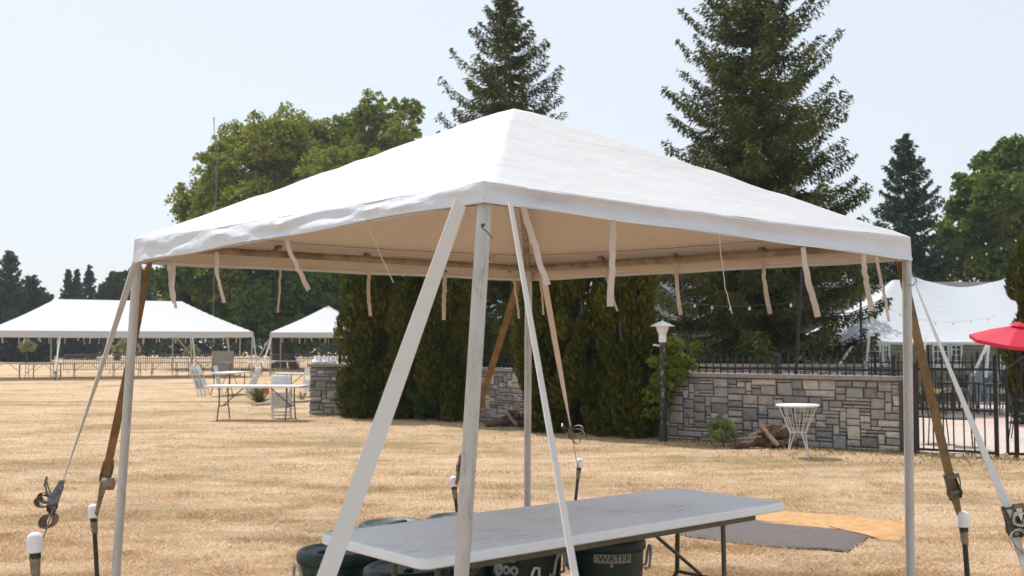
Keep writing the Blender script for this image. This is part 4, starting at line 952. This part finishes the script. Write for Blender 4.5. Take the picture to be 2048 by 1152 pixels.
def far_strap(label, top, foot, mat):
    t = thing('guy_strap', label, 'strap', (foot.x, foot.y, 0), 'guy straps of the far white tents'); s_ = foot+Vector((0, 0, .45))
    MB().ribbon([top, top.lerp(s_, .5), s_], .07, Vector((1, -.3, 0)), .01).build('webbing', M[mat], t)
    m = MB().tube([foot, s_], .02, 6); m.build('stake', M['stake'], t); MB().lathe([(.06, -.05), (.06, .02), (.035, .07), (.002, .08)], s_+Vector((0, 0, .03)), 10).build('cap', M['cap_white'], t)
far_strap('white strap beside the second visible post of the long far tent', Q1(3.15, 0, 2.1), Vector((P(127, 0, 49.5).x, 49.5, 0)), 'web_white')
far_strap('white strap ending in a white cap seen right of the left foreground pole', Q1(6.3, 0, 2.1), Vector((P(282, 0, 52).x, 52, 0)), 'web_white')
far_strap('white strap at the third visible post of the long far tent', Q1(9.2, 0, 2.1), Vector((P(403, 0, 53).x, 53, 0)), 'web_white')
far_strap('beige strap angling right from the third post of the long far tent', Q1(9.3, 6.0, 2.1), Vector((P(414, 0, 58.5).x, 58.5, 0)), 'web_beige')
far_strap('beige strap in front of the grey panel stack', Q1(12.0, 6.0, 2.1), Vector((P(474, 0, 62).x, 62, 0)), 'web_beige')
far_strap('pale strap at the right end of the long far tent', Q1(12.2, 0, 2.1), Vector((P(524, 0, 55).x, 55, 0)), 'web_white')
far_strap('beige strap leaning left from the square far tent', Q2(.05, 0, 2.1), Vector((P(516, 0, 60).x, 60, 0)), 'web_beige')
far_strap('pale strap beside the left post of the square far tent', Q2(.1, 0, 2.1), Vector((P(533, 0, 59).x, 59, 0)), 'web_white')

# crowd barriers
def barrier():
    t = empty('crowd_barrier'); w, h = 2.25, 1.08; m = MB()
    m.tube([(0, 0, .12), (0, 0, h-.1), (.1, 0, h), (w-.1, 0, h), (w, 0, h-.1), (w, 0, .12)], .024, 6); m.tube([(0, 0, .2), (w, 0, .2)], .020, 6); m.build('frame', M['steel'], t)
    m = MB()
    for k in range(1, 18): m.tube([(w*k/18, 0, .2), (w*k/18, 0, h)], .018, 4)
    m.build('bars', M['steel'], t)
    for x in (.25, w-.25): MB().tube([(x, -.3, .01), (x, 0, .12), (x, .3, .01)], .018, 5).build('foot', M['steel'], t)
    return t
bk = barrier(); ordn = ['first', 'second', 'third', 'fourth', 'fifth', 'sixth', 'seventh', 'eighth', 'ninth', 'tenth', 'eleventh', 'twelfth']
for i in range(11):
    o = bk if i == 0 else copy_tree(bk); X = -26.2+i*2.33; Y = 63.5+.32*i
    place(o, (X, Y, 0), R(6+random.uniform(-3, 3))); tag(o, f'{ordn[i]} steel crowd barrier from the left in the row behind the far tents', 'barrier', 'crowd barriers behind the far tents')

# folding tables out on the field
def fold_table(L, Wd, H, top='table_far', wish=True, r_=.05, lx=None):
    t = empty('folding_table'); lx = lx or L/2-.32
    MB().prism(rounded(L, Wd, r_), H-.045, H).build('tabletop', M[top], t, bevel=.006)
    for sx in (-1, 1):
        for sy in (-1, 1):
            MB().tube([(sx*lx, sy*.26, H-.045), (sx*lx, sy*.26, .33), (sx*lx, sy*.30, .26), (sx*lx, sy*.36, .03), (sx*lx, sy*.36, 0)], .0155, 8).build('leg', M['leg_dark'], t)
        MB().tube([(sx*lx, -.26, .30), (sx*lx, .26, .30)], .014, 6).build('cross_bar', M['leg_dark'], t)
        MB().tube([(sx*lx, 0, .31), (sx*(lx-.45), 0, H-.05)], .012, 6).build('brace', M['leg_dark'], t)
    return t
ftb = fold_table(2.12, .76, .74)
tag(place(ftb, (P(523, 0, 23.3).x, 23.35, 0), R(-6)), 'white folding table on the dry grass left of the stone pier', 'table')
f2 = copy_tree(ftb); tag(place(f2, (P(465, 0, 35).x, 35.3, 0), R(86)), 'white folding table seen end on with folded chairs leaning on both sides', 'table')
f3 = copy_tree(ftb); tag(place(f3, (P(443, 0, 58).x, 58, 0), R(4)), 'white folding table in front of the grey panel stack', 'table')
f4 = copy_tree(ftb); tag(place(f4, (P(524, 0, 57).x-.1, 57, 0), R(60)), 'small bright table end between the two far tents', 'table')
f5 = copy_tree(ftb); tag(place(f5, (P(578, 0, 62).x, 62.2, 0), R(3)), 'shaded table under the square far tent', 'table')
f6 = copy_tree(ftb); tag(place(f6, (P(588, 0, 34).x, 34.0, 0), R(-4)), 'white table partly hidden behind the stone pier', 'table')
f6.location = (P(632, 0, 34).x, 34.0, 0)
fg = fold_table(1.83, .76, .74, 'table_grey', lx=.62)
for i in range(6):
    o = fg if i == 0 else copy_tree(fg); p = Q1(.9+i*1.87, 3.4, 0)+Vector((0, 0, 0))
    place(o, tuple(p), A1+R(random.uniform(-2, 2))); tag(o, f'{ordn[i]} grey table from the left in the row under the long far tent', 'table', 'grey tables under the long far tent')
o = copy_tree(fg); place(o, tuple(Q1(2.4, 1.2, 0)), R(10)); tag(o, 'shaded round cornered table near the left post of the long far tent', 'table')

# folded chairs
def folded_chair():
    t = empty('folding_chair'); m = MB()
    for s in (-1, 1):
        m.tube([(s*.21, .0, .0), (s*.21, .012, .5), (s*.20, .02, .93)], .011, 6); m.tube([(s*.185, .035, .02), (s*.185, .03, .45), (s*.185, .02, .62)], .010, 6)
    m.tube([(-.21, .004, .14), (.21, .004, .14)], .009, 6); m.tube([(-.185, .036, .06), (.185, .036, .06)], .009, 6); m.build('frame', M['chair_white'], t)
    MB().prism(rounded(.40, .20, .05), -.01, .012)
    b_ = MB(); pr_ = rounded(.41, .24, .07); b_.add([(x, .012, .83+y) for x, y in pr_]+[(x, .034, .83+y) for x, y in pr_], [tuple(range(len(pr_)))[::-1], tuple(range(len(pr_), 2*len(pr_)))]+[(i, (i+1) % len(pr_), len(pr_)+(i+1) % len(pr_), len(pr_)+i) for i in range(len(pr_))]); b_.build('backrest', M['chair_white'], t, bevel=.004)
    b_ = MB(); pr_ = rounded(.37, .34, .05); b_.add([(x, .012, .40+y) for x, y in pr_]+[(x, .032, .40+y) for x, y in pr_], [tuple(range(len(pr_)))[::-1], tuple(range(len(pr_), 2*len(pr_)))]+[(i, (i+1) % len(pr_), len(pr_)+(i+1) % len(pr_), len(pr_)+i) for i in range(len(pr_))]); b_.build('seat', M['chair_white'], t, bevel=.004)
    return t
fc = folded_chair(); first = [True]
def fchair(loc, rz, tilt, label):
    o = fc if first[0] else copy_tree(fc); first[0] = False
    o.location = loc; o.rotation_euler = (Matrix.Rotation(rz, 3, 'Z')@Matrix.Rotation(tilt, 3, 'X')).to_euler(); tag(o, label, 'folding chair', 'folded white chairs leaning around the tables')
for k, lab in enumerate(('outermost folded chair leaning on the left side of the end on table', 'second folded chair leaning on the left side of the end on table', 'innermost folded chair leaning on the left side of the end on table')):
    fchair((P(465, 0, 35).x-.72+k*.085, 34.6+.12*k, 0), R(90), R(-19), lab)
fchair((P(465, 0, 35).x-.42, 35.9, 0), R(90), R(-12), 'folded chair leaning on the far left side of the end on table')
for k, lab in enumerate(('outermost folded chair leaning on the right side of the end on table', 'second folded chair leaning on the right side of the end on table', 'innermost folded chair leaning on the right side of the end on table')):
    fchair((P(465, 0, 35).x+.74-k*.085, 35.0+.14*k, 0), R(-90), R(-19), lab)
for k, lab in enumerate(('front chair of the folded stack leaning behind the nearest white table', 'second chair of the folded stack leaning behind the nearest white table', 'third chair of the folded stack leaning behind the nearest white table', 'rear chair of the folded stack leaning behind the nearest white table')):
    fchair((P(576, 0, 23.9).x-.02*k, 23.75+.07*k, 0), R(180+18), R(-17) if False else R(15), lab)
fchair((P(622, 0, 33).x, 33.2, 0), R(160), R(10), 'folded white chair leaning just left of the stone pier')
tg = MB(); tg.prism([(P(537, 0, 23.5).x, 23.5), (P(548, 0, 23.5).x, 23.5), (P(546, 0, 23.5).x, 23.56), (P(538, 0, 23.56).x, 23.56)], .55, .68)
tag(tg.build('orange_bag', M['orange'], org=(P(542, 0, 23.5).x, 23.5, .55), bevel=.015), 'small bright orange bag hanging under the nearest white table', 'bag')
# grey stack of panels, board, yucca, bags on the pier
gp = thing('panel_stack', 'upright stack of grey panels with rounded corners between the far tents', 'panel stack', G(453, 60))
for k in range(4):
    X = P(453, 0, 60).x; pr_ = rounded(1.10, 1.28, .10); Y0 = 60+.09*k
    b_ = MB(); b_.add([(X+x+.02*k, Y0, .66+y) for x, y in pr_]+[(X+x+.02*k, Y0+.06, .66+y) for x, y in pr_], [tuple(range(len(pr_)))[::-1], tuple(range(len(pr_), 2*len(pr_)))]+[(i, (i+1) % len(pr_), len(pr_)+(i+1) % len(pr_), len(pr_)+i) for i in range(len(pr_))]); b_.build('panel', M['table_grey'], gp)
bd = MB(); p0, p1 = PZ(506, 812), PZ(632, 803); dv = (p1-p0); bd.box((p0+p1)/2+Vector((0, 0, .04)), (dv.length, .16, .05), math.atan2(dv.y, dv.x))
tag(bd.build('wooden_board', M['board'], org=tuple((p0+p1)/2), bevel=.006), 'weathered board lying on the grass behind the nearest white table', 'board')
def spiky(label, loc, n, h, seed, mat='yucca', w=.045, name='yucca_plant'):
    r = random.Random(seed); t = thing(name, label, 'plant', loc); m = MB(); L0 = Vector(loc)
    for k in range(n):
        a_ = r.random()*6.28; el = r.uniform(.25, 1.35); l = h*r.uniform(.6, 1.05); dr = Vector((math.cos(a_)*math.cos(el), math.sin(a_)*math.cos(el), math.sin(el)))
        s_ = Vector((-math.sin(a_), math.cos(a_), 0)); p = L0+dr*.03
        pts = [p, p+dr*l*.4, p+dr*l*.75-Vector((0, 0, l*.04)), p+dr*l-Vector((0, 0, l*.13*(1.4-el)))]
        m.ribbon(pts, [w*.7, w, w*.6, .004], s_, .004)
    m.build('leaves', M[mat], t, smooth=False); return t
spiky('spiky yucca plant behind the nearest white table', PZ(518, 806), 90, .62, 3)
spiky('sparse tuft of tall dry weeds right of the yucca', PZ(604, 800), 26, .40, 4, w=.018, name='weed_tuft')
gb = thing('plastic_bags', 'crumpled white bags lying on top of the stone pier', 'bags', (P(652, 0, 25.5).x, 25.4, 1.16))
m = MB()
for k in range(5):
    c = Vector((P(640+k*7, 0, 25.4).x, 25.4+.03*k, 1.16+.05)); r = random.Random(k)
    m.lathe([(.02, -.05), (.10, -.045), (.12*r.uniform(.8, 1.1), 0), (.07, .06), (.02, .10+.05*r.random()), (.035, .14)], c, 9)
m.build('bag', M['cap_white'], gb, smooth=False)

# ================================================================== lamp post, logs, bistro table
lp = thing('lamp_post', 'black peeling lamp post with a white cone shade in front of the wall', 'lamp post', (P(1320, 0, 18.3).x, 18.1, 0)); LX, LY = P(1320, 0, 18.1).x, 18.1
def zy(py, D): return P(0, py, D).z
MB().tube([(LX, LY, 0), (LX, LY, zy(682, LY))], .050, 16).build('post', M['lamp_post'], lp)
MB().tube([(LX, LY, 0), (LX, LY, .28)], .072, 16).build('base', M['iron_old'], lp)
MB().lathe([(.062, -.02), (.064, .10), (.060, .115)], (LX, LY, zy(682, LY)), 20).build('collar', M['lamp_white'], lp)
MB().lathe([(.060, 0), (.070, .01), (.105, .10), (.112, .125)], (LX, LY, zy(682, LY)+.116), 24).build('lantern', M['lamp_white'], lp)
MB().lathe([(.197, 0), (.200, .008), (.12, .048), (.05, .078), (.015, .085), (.012, .10), (.001, .104)], (LX, LY, zy(682, LY)+.243), 32).build('lamp_shade', M['lamp_white'], lp)
MB().tube([(LX, LY, zy(692, LY)), (LX-.14, LY, zy(690, LY)), (LX-.16, LY, zy(690, LY))], .014, 8).build('side_arm', M['lamp_white'], lp)
def logpile(label, c0, seed, sc=1.0):
    r = random.Random(seed); t = thing('log_pile', label, 'logs', tuple(c0)); c0 = Vector(c0)
    sp = [((-.35, .05, .10), (.05, .02, .12), .075, 'log'), ((-.1, .08, .10), (.42, .12, .08), .085, 'log'), ((-.25, 0, .06), (.1, .15, .22), .07, 'log'), ((.12, .1, .20), (.48, .0, .26), .10, 'log'), ((.0, -.1, .38), (.26, -.18, .06), .035, 'log_pale'), ((.18, -.12, .10), (.58, -.06, .11), .045, 'log'), ((.3, -.05, .05), (.6, .05, .07), .05, 'log'), ((-.40, -.1, .05), (-.1, -.02, .08), .05, 'log'), ((.05, .0, .30), (.42, .08, .33), .06, 'log')]
    for a_, b_, rr, mt in sp:
        a_, b_ = Vector(a_)*sc, Vector(b_)*sc; n = 6; pts = [c0+a_.lerp(b_, k/n)+Vector((r.uniform(-.012, .012), r.uniform(-.012, .012), r.uniform(-.01, .01))) for k in range(n+1)]
        MB().tube(pts, [rr*sc*r.uniform(.82, 1.1) for _ in pts], 9).build('log', M[mt], t, angle=25)
    return t
logpile('pile of dark old logs against the stone wall beside the bistro table', (P(1505, 0, 16.9).x, 16.85, 0), 3)
lg2 = logpile('small heap of logs with pale broken ends between the cedar clumps', (P(1010, 0, 21.6).x, 21.3, 0), 8, .9)
bt_ = thing('bistro_table', 'round white wire bistro table standing on the grass before the stone wall', 'table', (P(1584, 0, 15.6).x, 15.6, 0)); BX, BY = P(1584, 0, 15.6).x, 15.6
MB().lathe([(.28, .715), (.305, .720), (.308, .732), (.300, .745), (.28, .748), (.001, .747)], (BX, BY, 0), 36).build('tabletop', M['cap_white'], bt_)
MB().tube([(BX+.115*math.cos(a_), BY+.115*math.sin(a_), .345) for a_ in [k*math.pi/12 for k in range(25)]], .007, 6).build('waist_ring', M['wire_white'], bt_)
m = MB()
for k in range(12):
    a_ = k*math.pi/6+.1; m.tube([(BX+.27*math.cos(a_), BY+.27*math.sin(a_), .72), (BX+.115*math.cos(a_+.12), BY+.115*math.sin(a_+.12), .345)], .005, 5)
m.build('wire_basket', M['wire_white'], bt_)
for k in range(4):
    a_ = k*math.pi/2+.5; m = MB()
    for s in (-.16, .16): m.tube([(BX+.115*math.cos(a_+s*2), BY+.115*math.sin(a_+s*2), .345), (BX+.205*math.cos(a_), BY+.205*math.sin(a_), 0)], .006, 6)
    m.build('leg', M['wire_white'], bt_)

# ================================================================== patio: party tent, umbrella, furniture
pt = thing('party_tent', 'big white peaked party tent on the patio in front of the stone house', 'tent', (12.0, 33, 0))
X0, X1, Y0, Y1 = P(1668, 0, 31).x, 19.0, 31.0, 37.0
poles_ = [(P(1817, 0, 34).x, 34.0), (P(2006, 0, 34).x, 34.0)]; ZP, ZE = P(0, 559, 34).z, P(0, 684, 31).z
vs = []; nu, nv = 90, 50
for j in range(nv+1):
    for i in range(nu+1):
        x, y = X0+(X1-X0)*i/nu, Y0+(Y1-Y0)*j/nv; d_ = min(1, (x-X0)/2.6, (X1-x)/2.6, (y-Y0)/3, (Y1-y)/3); d_ = max(0, d_)
        sag = .24*math.sin(math.pi*min(1, max(0, (x-poles_[0][0])/(poles_[1][0]-poles_[0][0]))))**2 if poles_[0][0] < x < poles_[1][0] else .30*min(1, abs(x-poles_[1][0])/2) if x > poles_[1][0] else 0
        z = ZE+(ZP-ZE-sag*d_)*(d_**1.10)-.06*math.sin(math.pi*d_)
        for px_, py_ in poles_: z += .10*math.exp(-(((x-px_)**2+(y-py_)**2)/.05))-.02*math.exp(-(((x-px_)**2+(y-py_)**2)/.6))
        z += .02*math.sin(x*3+y*1.3)*d_*(1-d_); vs.append((x, y, z))
m = MB(); m.add(vs, [(j*(nu+1)+i, j*(nu+1)+i+1, (j+1)*(nu+1)+i+1, (j+1)*(nu+1)+i) for j in range(nv) for i in range(nu)]); m.build('roof', M['party_white'], pt, angle=40)
m = MB()
n = 60; per = [((X0, Y0), (X1, Y0)), ((X1, Y0), (X1, Y1)), ((X1, Y1), (X0, Y1)), ((X0, Y1), (X0, Y0))]
for (xa, ya), (xb, yb) in per:
    vs = [(xa+(xb-xa)*i/n, ya+(yb-ya)*i/n, ZE-q*(.05+.03*abs(math.sin(i/n*math.pi*6)))) for q in (0, 1) for i in range(n+1)]; m.add(vs, [(i, i+1, n+2+i, n+1+i) for i in range(n)])
m.build('valance', M['party_white'], pt)
for px_, py_ in poles_: MB().tube([(px_, py_, 0), (px_, py_, ZP+.05)], .05, 10).build('centre_pole', M['pole'], pt)
for i in range(5):
    x = X0+(X1-X0)*i/4
    for y in (Y0, Y1): MB().tube([(x, y, 0), (x, y, ZE)], .03, 8).build('side_pole', M['iron'], pt)
for lab, a_, b_ in (('white tent guy strap leaning right behind the near iron fence, left one of the pair', P(1975, 688, 26), P(1945, 752, 25)), ('white tent guy strap almost upright under the red umbrella, right one of the pair', P(1977, 688, 26), P(1972, 755, 25.2)), ('pale tent guy strap just left of the right canopy pole', P(1738, 672, 29), P(1732, 750, 28.9)), ('pale tent guy strap leaning left, right of the right canopy pole', P(1852, 672, 30.5), P(1843, 735, 29.5)), ('beige guy strap above the terrace wall near the thin black pole', P(1612, 700, 29.8), P(1590, 728, 28.6)), ('pale guy strap above the terrace wall left of the party tent eave', P(1704, 693, 30.3), P(1680, 728, 28.6)), ('short beige guy strap above the terrace wall beside the spruce trunk', P(1568, 698, 30.3), P(1552, 718, 29))):
    t = thing('guy_strap', lab, 'strap', tuple(b_), 'guy straps of the party tent'); MB().ribbon([a_, b_], .07, Vector((1, 0, 0)), .01).build('webbing', M['web_white' if 'white' in lab or 'pale' in lab else 'web_beige'], t)
# umbrella
um = thing('patio_umbrella', 'bright red patio umbrella at the right edge in front of the party tent', 'umbrella', (P(2022, 0, 22).x, 22.0, 0))
UX = P(2022, 0, 22).x; uc = Vector((UX, 22.0, P(0, 650, 22).z)); Mt = Matrix.Rotation(R(4), 3, 'Y')@Matrix.Rotation(R(10), 3, 'X')@Matrix.Rotation(.2, 3, 'Z')
k = 8; vs = [uc+Mt@Vector((0, 0, .0))]; fs = []
rings = [(.12, -.03), (.5, -.15), (.92, -.33), (.915, -.40)]
for rr, z in rings:
    for i in range(k*4):
        a_ = i*2*math.pi/(k*4); f_ = math.cos(math.pi/k)/math.cos((a_ % (2*math.pi/k))-math.pi/k); vs.append(uc+Mt@Vector((rr*f_*math.cos(a_), rr*f_*math.sin(a_), z-.03*(1-f_)*rr)))
K = k*4
for i in range(K): fs.append((0, 1+i, 1+(i+1) % K))
for j in range(len(rings)-1):
    for i in range(K): fs.append((1+j*K+i, 1+j*K+(i+1) % K, 1+(j+1)*K+(i+1) % K, 1+(j+1)*K+i))
m = MB(); m.add(vs, fs); m.build('canopy', M['red'], um, angle=8)
m = MB(); vs = [uc+Mt@Vector((0, 0, .07))]+[uc+Mt@Vector((.2*math.cos(a_), .2*math.sin(a_), -.005)) for a_ in [i*math.pi/4 for i in range(8)]]; m.add(vs, [(0, 1+i, 1+(i+1) % 8) for i in range(8)]); m.build('vent_cap', M['red'], um, angle=8)
MB().tube([uc, (UX+.02, 22, 0)], .022, 8).build('pole', M['iron'], um); MB().lathe([(.25, 0), (.25, .04), (.05, .09), (.04, .2)], (UX+.02, 22, 0.012), 20).build('base', M['iron'], um)
# slatted iron chair
def patio_chair():
    t = empty('patio_chair')
    m = MB().prism(rounded(.46, .44, .08), .425, .447); m.build('seat', M['iron_old'], t)
    m = MB()
    for s in (-1, 1): m.tube([(s*.22, .21, .43), (s*.225, .27, .70), (s*.20, .30, .86)], .011, 6)
    m.tube([(-.20, .30, .86), (-.1, .31, .885), (.1, .31, .885), (.20, .30, .86)], .013, 6); m.tube([(-.22, .245, .60), (.22, .245, .60)], .011, 6)
    for k in range(7): x = -.165+k*.055; m.box((x, .277, .73), (.030, .008, .27), Matrix.Rotation(R(-12), 3, 'X'))
    m.build('backrest', M['iron_old'], t)
    for s in (-1, 1):
        MB().tube([(s*.22, -.20, .43), (s*.24, -.23, 0)], .010, 6).build('leg', M['iron_old'], t); MB().tube([(s*.22, .20, .43), (s*.24, .26, 0)], .010, 6).build('leg', M['iron_old'], t)
        MB().tube([(s*.225, .26, .66), (s*.27, .1, .665), (s*.27, -.14, .66), (s*.265, -.19, .62), (s*.235, -.17, .57), (s*.23, -.19, .44)], .010, 6).build('armrest', M['iron_old'], t)
    return t
pc = patio_chair(); f_ = [True]
def pchair(px, D, rz, lab):
    o = pc if f_[0] else copy_tree(pc); f_[0] = False; place(o, (P(px, 800, D).x, D, .012), R(rz)); tag(o, lab, 'chair', 'dark slatted patio chairs')
pchair(1910, 17.1, 158, 'dark slatted patio chair facing away behind the near iron fence')
pchair(1852, 17.6, 120, 'patio chair mostly hidden right of the brown fence post')
pchair(2052, 18.2, 60, 'patio chair cut off by the right edge of the photo behind the gate')
pchair(1436, 21.5, 160, 'chair whose curved back shows just above the wall coping on the left')
pchair(1478, 21.8, 200, 'chair whose curved back shows just above the wall coping, second from left')
pchair(1790, 26.0, 30, 'far patio chair left of the pale blue stacked chairs')
pchair(1870, 25.2, 150, 'far patio chair nearest the near brown strap')
pchair(1905, 26.0, 200, 'far patio chair between the dark table and the pale blue chairs')
pchair(2000, 25.6, 20, 'far patio chair under the red umbrella')
pchair(2036, 25.0, 120, 'far patio chair before the right cedar column')
def patio_table(px, D, lab, w=1.2):
    x = P(px, 0, D).x; t = thing('patio_table', lab, 'table', (x, D, 0)); MB().prism([(x+a_, D+b_) for a_, b_ in rounded(w, .8, .08)], .70, .725).build('tabletop', M['iron'], t)
    for sx in (-1, 1):
        for sy in (-1, 1): MB().tube([(x+sx*(w/2-.1), D+sy*.32, 0.01), (x+sx*(w/2-.12), D+sy*.3, .70)], .016, 6).build('leg', M['iron'], t)
patio_table(1890, 25.9, 'dark patio table left of the pale blue stacked chairs', 1.0); patio_table(2005, 24.9, 'long dark patio table behind the arched gate', 1.5)
def blue_chair():
    t = empty('stacking_chair'); m = MB().prism(rounded(.45, .44, .08), .42, .445); m.build('seat', M['chair_pale'], t)
    m = MB(); pr_ = rounded(.44, .42, .12); m.add([(x, .20+(y+.21)*.25, .68+y) for x, y in pr_]+[(x, .225+(y+.21)*.25, .68+y) for x, y in pr_], [tuple(range(len(pr_)))[::-1], tuple(range(len(pr_), 2*len(pr_)))]+[(i, (i+1) % len(pr_), len(pr_)+(i+1) % len(pr_), len(pr_)+i) for i in range(len(pr_))]); m.build('backrest', M['chair_pale'], t)
    for sx in (-1, 1):
        for sy in (-1, 1): MB().tube([(sx*.19, sy*.18, .43), (sx*.24, sy*.25, 0)], [.022, .016], 6).build('leg', M['chair_pale'], t)
    return t
bc = blue_chair()
for i, (px, D, z, lab) in enumerate([(1938, 26.5, 0, 'bottom chair of the left pale blue stack under the white guy straps'), (1938, 26.5, .09, 'upper chair of the left pale blue stack under the white guy straps'), (1957, 26.8, 0, 'bottom chair of the right pale blue stack under the red umbrella'), (1957, 26.8, .09, 'upper chair of the right pale blue stack under the red umbrella')]):
    o = bc if i == 0 else copy_tree(bc); place(o, (P(px, 0, D).x, D, z+.012), R(165)); tag(o, lab, 'chair', 'pale blue stacking chairs')
# poles and string lights
m = MB().tube([P(1592, 748, 17.55), P(1606, 500, 17.55)], [.028, .020], 10); m.lathe([(.06, 0), (.06, .01), (.035, .03), (.03, .10)], P(1592, 752, 17.55), 12)
tag(m.build('light_pole', M['iron'], org=tuple(P(1592, 752, 17.55))), 'thin black pole rising from the wall coping in front of the big spruce', 'pole')
q = P(1711, 0, 28.6); m = MB().tube([(q.x, 28.6, 0), (q.x, 28.6, P(0, 585, 28.6).z)], .03, 8)
tag(m.build('light_pole', M['iron'], org=(q.x, 28.6, 0)), 'thin black pole left of the party tent with a bulb on top', 'pole')
def lights(label, a_, b_, n, sag, name='string_lights', bulbs=None):
    t = thing(name, label, 'string lights', tuple(a_)); pts = [a_.lerp(b_, k/24)-Vector((0, 0, sag*math.sin(math.pi*k/24))) for k in range(25)]
    MB().tube(pts, .002, 4).build('wire', M['iron'], t)
    for k in range(n):
        s = (k+.5)/n; p = a_.lerp(b_, s)-Vector((0, 0, sag*math.sin(math.pi*s))); MB().lathe([(.006, -.01), (.008, -.02), (.018, -.035), (.022, -.05), (.012, -.07), (.001, -.075)], p, 10).build('bulb', M['bulb'], t)
lights('string of white bulbs strung across the dark spruce above the wall', P(1340, 600, 21), P(1604, 603, 17.6), 7, .10)
lights('string of bulbs crossing from the black pole to the party tent', P(1711, 586, 28.6), P(1994, 632, 28.8), 8, .42)
lights('string of bulbs hanging high between the spruces behind the canopy corner', P(1840, 500, 28), P(2046, 470, 28), 7, .35)
m = MB().tube([P(424, 739, 71), P(433, 360, 71), P(436, 285, 71)], [.045, .04, .03], 8); m.tube([P(430, 320, 71), P(428, 245, 71), P(428, 235, 71)], [.025, .025, .05], 6)
tag(m.build('antenna_mast', M['steel'], org=tuple(P(424, 739, 71))), 'thin grey mast standing in front of the maple above the long far tent', 'mast')

# ================================================================== lawn blades
rng = np.random.default_rng(90)
blades('dry_grass', 520000, 6.2, 60, M['blades'], keep=lawn_ok, h=(.008, .032))
def near_wall(X, Y):
    dist = np.interp(X, xs, ys)-Y; return lawn_ok(X, Y) & (X > -4.6) & (rng.random(len(X)) < np.exp(-np.maximum(dist, 0)/.55))
blades('green_grass', 160000, 14, 26, M['green_blades'], keep=near_wall, h=(.02, .07))

# ================================================================== haze
hb = MB().box((0, 72, 13), (300, 150, 28.0)); hz = NT('haze_air'); hz.t.nodes.remove(hz.b)
pv = hz.n('VolumePrincipled'); pv.inputs['Color'].default_value = (.86, .92, 1, 1); pv.inputs['Density'].default_value = .00042; pv.inputs['Anisotropy'].default_value = .3
hz.l(pv.outputs[0], hz.out.inputs['Volume'])
tag(hb.build('haze', hz.m, smooth=False), kind='stuff')
